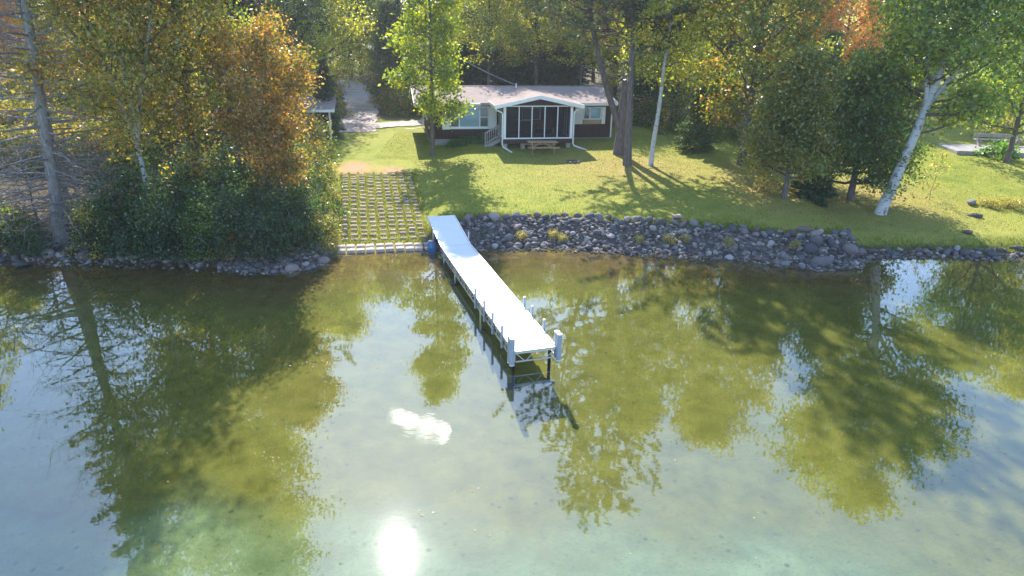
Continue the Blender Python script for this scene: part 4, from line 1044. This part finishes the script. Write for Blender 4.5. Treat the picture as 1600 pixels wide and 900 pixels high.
tree('pine_tree', pine(20, 18, .25, 3.6, .27, 46, SPRUCE+[((.05,.08,.03),2)], (0, 0), (), 8, 4, 'pine_bark', 3), -17.2, 49.5, 'dark pine standing behind the small shed')
DB = conifer(21, 3.4, .02, 1.9, .05, 46, SPRUCE, dead=2.0, bark='twig', el0=-5, el1=30, prof=lambda t: np.clip(1.1-t, .1, 1)**.4)
for px, py, sc_, wh in ((20, 376, .9, 'left of the tall larch trunk'), (62, 366, 1.1, 'just behind the tall larch trunk'), (135, 372, 1.0, 'right of the tall larch trunk'), (170, 352, 1.1, 'between the larch and the forked aspen'), (-20, 360, 1.2, 'at the far side of the larch'), (108, 388, .6, 'at the waterline below the larch')):
    x, y = tpx(px, py); tree('dead_spruce', DB, x, y, 'bare grey twiggy dead spruce '+wh, 'dead tree', 'dead spruces round the larch', px*.7, sc_)
# --- wood behind: a few kinds, many individuals
PR = {
 'g': ('maple_tree', broadleaf(30, 17, .18, 4.2, .24, 46, 6, 27, .24, GREEN+[((.15,.19,.03),4)], prof_round, (.3, 0), clump=.44), 'green maple in the wood behind the cabin', 'green maples in the wood'),
 'y': ('maple_tree', broadleaf(31, 17.5, .16, 4.5, .24, 46, 6, 27, .24, YGREEN, prof_round, (-.4, 0), clump=.44), 'yellow green maple in the wood behind the cabin', 'yellow green maples in the wood'),
 'o': ('maple_tree', broadleaf(32, 15, .2, 4.0, .22, 42, 6, 32, .26, FIRE, prof_round, (.2, 0), clump=.5), 'orange maple in the wood behind the lawn trees', 'orange maples in the wood'),
 'h': ('maple_tree', broadleaf(36, 12.4, .36, 3.9, .2, 44, 6, 28, .23, YGREEN+[((.15,.19,.03),2)], prof_round, (.2, 0), clump=.42), '', 'high crowned maples behind the cabin'),
 's': ('spruce_tree', conifer(33, 17, .06, 2.9, .22, 150, SPRUCE+[((.06,.085,.035),2)], 11, 6, .34, .26, .2), 'dark spruce in the wood behind the cabin', 'dark spruces in the wood'),
 'c': ('cedar_tree', broadleaf(34, 12, .06, 2.3, .2, 60, 6, 34, .22, [((.05,.085,.025),3),((.075,.10,.03),2),((.12,.12,.035),1)], lambda t: np.clip(1.1-t, .05, 1)**.6, clump=.4, elev=(0, 50), up=.2), 'narrow dark cedar in the wood behind the cabin', 'dark cedars in the wood'),
 'b': ('shrub', shrub(35, 3.0, 1.9, 90, 34, .2, MIXED, 9, .28), 'leafy undergrowth bush at the edge of the wood', 'bushes at the edge of the wood'),
}
REG = ((30, 'beyond the larch trunk'), (140, 'behind the tall larch'), (240, 'behind the forked aspen'), (330, 'behind the tall aspen'), (480, 'behind the orange maple'), (560, 'left of the gravel driveway'), (612, 'right of the gravel driveway'), (680, 'between driveway and cabin'),
       (775, 'behind the cabin above its wide window'), (860, 'behind the cabin above its porch'), (930, 'behind the right half of the cabin roof'), (1010, 'behind the split pine'), (1080, 'behind the slim birch'), (1180, 'behind the broad lawn maple'), (1260, 'behind the small yellowing cedar'), (1350, 'behind the dense cedar'), (1470, 'behind the leaning birch'), (1580, 'behind the neighbouring patio'), (9999, 'beyond the neighbouring lawn'))
KIND = {'h': 'high crowned yellow green maple', 'g': 'green maple', 'y': 'yellow green maple', 'o': 'orange maple', 's': 'dark spruce', 'c': 'narrow dark cedar', 'b': 'leafy green and brown bush'}
def bgtree(k, x, y, sc=1.0):
    nm, ms, lb, gp = PR[k]
    rel = x/(y*.95+1.5)*FPX+800; where = [w_ for lim, w_ in REG if rel < lim][0]
    lb = ('tall ' if sc > 1.02 else 'shorter ' if sc < .82 else '')+KIND[k]+' '+where+(', deep in the wood' if y > 79 else '')
    if k == 'b': return tree(nm, ms, x, y, lb, 'shrub', gp, random.uniform(0, 6.28), sc, names=('stem', 'foliage'))
    return tree(nm, ms, x, y, lb, 'tree', gp, random.uniform(0, 6.28), sc)
def bpx(k, px, Y, sc=1.0): bgtree(k, (px-800)/FPX*(Y*.95+1.5), Y, sc)
# row behind the cabin
for k, px, Y, s in (('s', 622, 70, .62), ('s', 642, 68, .58), ('c', 690, 67, .65), ('s', 715, 70, .55), ('s', 745, 69, .52), ('c', 768, 71, .66), ('s', 795, 69, .54), ('c', 822, 70, .64), ('s', 848, 71, .56), ('c', 876, 69, .64), ('s', 903, 70, .53), ('c', 730, 72, .68), ('c', 808, 73, .7), ('c', 860, 73, .68), ('s', 782, 73, .56),
    ('h', 758, 65, 1.0), ('h', 832, 65.5, 1.0), ('h', 900, 65, 1.0), ('g', 715, 78, .8), ('y', 800, 80, .85), ('g', 880, 79, .8), ('y', 955, 66, .75), ('g', 1000, 70, .75), ('c', 1000, 60, .7), ('c', 1035, 60, .65), ('s', 1055, 62, .6), ('y', 1055, 57, .72), ('g', 1110, 62, .75), ('c', 1120, 56, .6), ('g', 1185, 62, .7),
    ('y', 1095, 74, .75), ('o', 1232, 66, .95), ('o', 1300, 68, .95), ('c', 1275, 60, .55), ('g', 1345, 74, .7), ('y', 1380, 84, .75), ('g', 1490, 78, .7), ('o', 1375, 90, .9), ('g', 1560, 68, .7), ('y', 1600, 64, .7), ('g', 1690, 54, .75), ('y', 1720, 46, .75), ('c', 1420, 68, .6), ('g', 1240, 92, .9), ('s', 1200, 82, .8),
    ('y', 545, 92, .95), ('y', 500, 67, 1.05), ('g', 508, 84, 1.25), ('g', 590, 92, 1.35), ('c', 606, 70, .75), ('y', 470, 60, .85), ('g', 430, 62, 1.0), ('s', 395, 58, 1.05), ('y', 340, 60, .95), ('s', 300, 54, .85), ('y', 250, 58, .85), ('o', 190, 66, .7), ('y', 140, 70, .7), ('y', 80, 66, .7), ('o', 20, 62, .7), ('y', -60, 58, .75), ('y', -160, 44, .85), ('g', -260, 42, 1.0), ('g', -20, 72, .75),
    ('b', 20, 46, 1.1), ('b', 70, 45, 1.0), ('b', 130, 45, 1.1), ('b', 175, 48, 1.2), ('b', 215, 46, 1.1), ('b', -30, 45, 1.2), ('b', 100, 56, 1.3), ('b', 40, 56, 1.3), ('b', 160, 57, 1.4), ('b', 260, 48, 1.2), ('b', 0, 40, .85), ('b', 50, 40, .8), ('b', 95, 41, .9), ('b', 140, 40, .95), ('b', 180, 41, 1.0), ('b', -50, 39, .9),
    ('y', 620, 98, 1.2), ('g', 560, 100, 1.3), ('s', 660, 92, 1.0), ('g', 740, 92, 1.0), ('y', 830, 94, 1.0), ('g', 920, 92, 1.0), ('y', 1010, 92, .9), ('g', 1150, 98, 1.0), ('y', 1450, 104, .85), ('g', 1560, 100, .85), ('g', 450, 92, 1.1), ('y', 370, 86, 1.1), ('g', 270, 84, 1.0), ('y', 170, 82, .9), ('g', 60, 84, .9), ('o', 1640, 92, .9), ('g', 1340, 98, 1.1), ('y', 1305, 108, 1.15), ('g', 1375, 112, 1.15), ('g', 950, 84, .95)):
    bpx(k, px, Y, s)
for k, px, Y, s in (('b', 600, 70, .9), ('b', 615, 66, .8), ('b', 512, 60, .8), ('b', 500, 54, .7), ('b', 603, 80, 1.0), ('b', 505, 76, 1.0), ('b', 545, 104, 1.4), ('b', 585, 98, 1.1), ('b', 625, 62, .7), ('b', 680, 60, .7), ('b', 1010, 57, .8), ('b', 1050, 54, .9), ('b', 1100, 52, .8), ('b', 1200, 50, .9), ('b', 1250, 52, .8), ('b', 1150, 54, .9), ('b', 1300, 54, .9), ('b', 1560, 51, .7), ('b', 1490, 58, .7), ('b', 950, 58, .8), ('b', 870, 59, .7), ('b', 790, 59, .7), ('b', 730, 60, .8)):
    bpx(k, px, Y, s)
# --- shrubs of the left bank
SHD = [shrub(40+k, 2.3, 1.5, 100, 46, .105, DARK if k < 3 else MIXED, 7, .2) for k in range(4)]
def sh(px, py, k, s, label, group=None, dy=0):
    x, y = tpx(px, py); tree('shrub', SHD[k] if isinstance(k, int) else k, x, y+dy, label, 'shrub', group, px*.37, s, names=('stem', 'foliage'))
def LBL(px, py):
    a = [w_ for lim, w_ in ((70, 'left of the larch foot'), (170, 'right of the larch foot'), (232, 'left of the forked aspen trunk'), (285, 'below the forked aspen'), (340, 'beside the lime green shrub'), (390, 'left of the orange maple stems'), (445, 'below the orange maple'), (999, 'between orange maple and ramp')) if px < lim][0]
    b = 'at the waterline' if py > 380 else 'one step up the bank' if py > 350 else 'high on the bank'
    return ('dark green shrub %s %s' % (b, a), 'dark shrubs on the shaded left bank')
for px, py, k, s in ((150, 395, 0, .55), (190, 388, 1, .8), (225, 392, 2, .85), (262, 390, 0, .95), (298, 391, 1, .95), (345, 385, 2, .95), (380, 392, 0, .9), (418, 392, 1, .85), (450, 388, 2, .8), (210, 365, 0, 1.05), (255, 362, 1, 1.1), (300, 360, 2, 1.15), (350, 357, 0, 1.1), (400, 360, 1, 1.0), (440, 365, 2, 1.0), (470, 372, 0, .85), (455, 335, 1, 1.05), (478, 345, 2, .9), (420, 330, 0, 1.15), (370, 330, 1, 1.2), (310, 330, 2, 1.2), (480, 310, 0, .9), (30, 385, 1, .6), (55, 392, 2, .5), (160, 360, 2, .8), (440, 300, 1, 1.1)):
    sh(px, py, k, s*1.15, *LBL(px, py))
def LB2(px, py, sc_):
    a = [w_ for lim, w_ in ((236, 'hiding the shed wall'), (243, 'in front of the shed'), (250, 'at the shed corner'), (265, 'on the lawn edge below the shed'), (285, 'behind the top of the paver ramp'), (305, 'beside the top of the paver ramp'), (330, 'beside the upper pavers'), (360, 'beside the middle pavers'), (999, 'beside the lowest pavers')) if py < lim][0]
    return ('%s mixed green and brown bush %s' % ('tall' if sc_ > 1.1 else 'small' if sc_ < .6 else 'mid sized', a), 'mixed bushes beside the ramp')
for px, py, s in ((487, 375, .65), (492, 345, .7), (495, 318, .75), (490, 290, .8), (487, 262, .85), (497, 245, .7), (470, 280, 1.0), (505, 290, .5), (468, 246, 1.35), (448, 262, 1.3), (484, 238, 1.15), (455, 232, 1.5)):
    sh(px, py, 3, s, *LB2(px, py, s))
sh(325, 398, shrub(50, 2.6, .75, 70, 40, .11, LIME, 5, .17), 1.0, 'bright lime green young shrub among the dark shrubs')
sh(150, 396, shrub(51, 2.0, .85, 50, 30, .12, GOLD, 5, .2), 1.0, 'yellowing shrub at the right of the larch trunk')
sh(8, 388, shrub(52, 2.0, .8, 50, 26, .13, GOLD+LIME, 5, .2), 1.0, 'yellow green shrub at the left of the larch trunk')
sh(368, 402, shrub(53, 1.2, .6, 34, 24, .12, ORANGE, 5, .16), 1.0, 'low orange brown shrub beside the lime green one')
WD = shrub(54, 1.0, .7, 40, 26, .11, WEED, 6, .16)
for px, py, s in ((508, 392, .6), (516, 380, .7), (510, 365, .9), (512, 350, .7), (518, 392, .5), (505, 335, .8), (514, 312, .7), (515, 270, .6)):
    sh(px, py, WD, s, 'straw coloured weed clump between the bushes and the paver ramp', 'weed clumps along the ramp')
FND = shrub(55, .45, .45, 26, 26, .10, [((.05,.12,.02),3),((.08,.16,.03),2)], 5, .1)
for k in range(5):
    X = 1.5+k*.72; P_ = HA[:2]+hx*X+hy*(-.5-.12*(k % 2)); tree('hosta', FND, float(P_[0]), float(P_[1]), 'low green hosta clump along the cabin foundation below the window', 'plant', 'hostas along the foundation', k*1.3, 1.0+.15*(k % 2), names=('stem', 'foliage'))
for px, py, s in ((880, 377, .35), (815, 374, .4), (865, 372, .4), (1045, 381, .42), (1070, 378, .35), (1138, 384, .4), (1000, 378, .35), (1242, 389, .35)):
    sh(px, py, WD, s, 'small green weed tuft growing among the bank stones', 'weeds among the bank stones')
for px, py, s in ((1538, 322, .5), (1552, 325, .55), (1566, 322, .5), (1580, 326, .6), (1596, 323, .55)):
    sh(px, py, WD, s, 'low weed clump in the strip across the open right lawn', 'weeds across the open lawn')
sh(1197, 300, WD, 1.0, 'pale dry weed clump beside the yellowing cedar trunk')
sh(1560, 246, FND, 2.2, 'green plant at the foot of the neighbouring patio')
# --- grass fringe, fallen leaves, floating leaves
rg = np.random.default_rng(77)
def blades(pts, hgt, wid, pal, name, label, seed=0):
    n = len(pts); a = rg.uniform(0, 6.28, n); hh = hgt*rg.uniform(.5, 1.3, n); lean = rg.normal(size=(n, 2))*.35
    ux = np.stack([np.cos(a), np.sin(a), np.zeros(n)], -1)*wid*.5; tip = pts+np.stack([lean[:, 0]*hh, lean[:, 1]*hh, hh], -1)
    V = np.stack([pts-ux, pts+ux, tip], 1).reshape(-1, 3); F = np.arange(3*n).reshape(-1, 3)
    c = pick(pal, n, rg)*(1+.2*rg.normal(size=(n, 1))).clip(.5, 1.6)
    me = np_mesh(name, V, F, False, np.repeat(c, 3, 0)); me.materials.append(M['grass'])
    return tag(link(name, me), label, 'grass', None, 'stuff')
def on_ground(x, y, dz=-.02): return np.stack([x, y, terrain(x, y)+dz], -1)
LAWN = [((.13,.19,.022),3),((.20,.235,.032),3),((.30,.28,.06),1.5)]
X = rg.uniform(xa-.3, xr1+3, 16000); dlo = np.where(X < 15.5, 1.55, .25); Yg = shore(X)+dlo+np.abs(rg.normal(size=len(X)))*.5
P1 = on_ground(X, Yg)
u = rg.uniform(-2.25, 2.25, 22000); v = rg.uniform(.75, RLEN+.5, 22000); cell = np.abs(((u/.445)+.5) % 1-.5)
row = ((v-1.25)/((RLEN-1.35)/18)+.5) % 1-.5
keep = ((cell > .33) | (np.abs(row) > .33) | (v < 1.1)); u, v = u[keep], v[keep]
P2 = on_ground(RB[0]+RX[0]*u+RD[0]*v, RB[1]+RX[1]*u+RD[1]*v)
blades(np.concatenate([P1, P2]), .13, .035, LAWN, 'grass_fringe', 'longer grass along the stone bank and between the ramp pavers')
X = rg.uniform(-9, 30, 90000); Y2 = rg.uniform(31.5, 53, 90000); uu, vv = ramp_uv(X, Y2); kk = (Y2 > shore(X)+2.0) & (X > -8.6-.22*(Y2-30)+1.2) & ~((np.abs(uu) < 2.2) & (vv < RLEN+4.5))
blades(on_ground(X[kk], Y2[kk]), .075, .035, LAWN, 'lawn_grass', 'short mown lawn grass between cabin and shore')
X = rg.uniform(-9, 30, 9000); Y2 = rg.uniform(30.5, 54, 9000); dens = .25+.75*np.exp(-((X-9)/7)**2); kk = (Y2 > shore(X)+1.6) & (rg.uniform(size=len(X)) < dens)
P3 = on_ground(X[kk], Y2[kk], .03)
X = rg.uniform(-34, -8.5, 9000); Y2 = shore(X)+rg.uniform(.1, 9, 9000); P4 = on_ground(X, Y2, .04)
LP = np.concatenate([P3, P4]); V, F = leaf_quads(LP, .085, rg, 2.5)
me = np_mesh('fallen_leaves', V, F, False, np.repeat(pick([((.36,.20,.06),3),((.28,.13,.05),3),((.45,.33,.13),2)], len(LP), rg), 4, 0)); me.materials.append(M['dead_leaf'])
tag(link('fallen_leaves', me), 'fallen brown and yellow leaves scattered over lawn and bank', 'leaves', None, 'stuff')
nf = 150; X = rg.uniform(-16, 16, nf); Y2 = rg.uniform(10, 28, nf)
cl_ = []
for (px, py, n_, s_) in ((497, 569, 14, .16), (590, 574, 8, .1), (412, 715, 9, .12), (730, 765, 7, .1), (655, 805, 6, .08), (770, 425, 8, .2), (880, 440, 10, .4), (520, 415, 16, .35), (560, 400, 12, .4), (700, 440, 6, .3)):
    q = pix(px, py, 0); cl_.append(np.stack([q[0]+rg.normal(size=n_)*s_*1.6, q[1]+rg.normal(size=n_)*s_*.7], -1))
xy = np.concatenate([np.stack([X, Y2], -1)]+cl_); xy = xy[xy[:, 1] < shore(xy[:, 0])-.15]
LP = np.concatenate([xy, np.full((len(xy), 1), .012)], 1); V, F = leaf_quads(LP, .05, rg, 9.0); V[:, 2] = np.maximum(V[:, 2], .004)
me = np_mesh('floating_leaves', V, F, False, np.repeat(pick([((.38,.28,.13),3),((.45,.38,.26),2),((.28,.17,.06),2)], len(LP), rg), 4, 0)); me.materials.append(M['dead_leaf'])
tag(link('floating_leaves', me), 'small pale leaves floating on the lake', 'leaves', None, 'stuff')
# ------------------------------------------------------------------ thin scattering volume added to lift the shadows like veiling glare
hz, hn = new_mat('veil_volume'); pv = hn.nodes.new('ShaderNodeVolumePrincipled'); ho = hn.nodes.new('ShaderNodeOutputMaterial')
pv.inputs['Color'].default_value = (.86, .93, 1, 1); pv.inputs['Density'].default_value = HAZE; pv.inputs['Anisotropy'].default_value = .35
hn.links.new(pv.outputs[0], ho.inputs['Volume'])
if HAZE > 0: tag(MB().box(-2600, 2600, -2600, 2800, -60, 62).build('added_haze', hz), kind='stuff')
#@@END
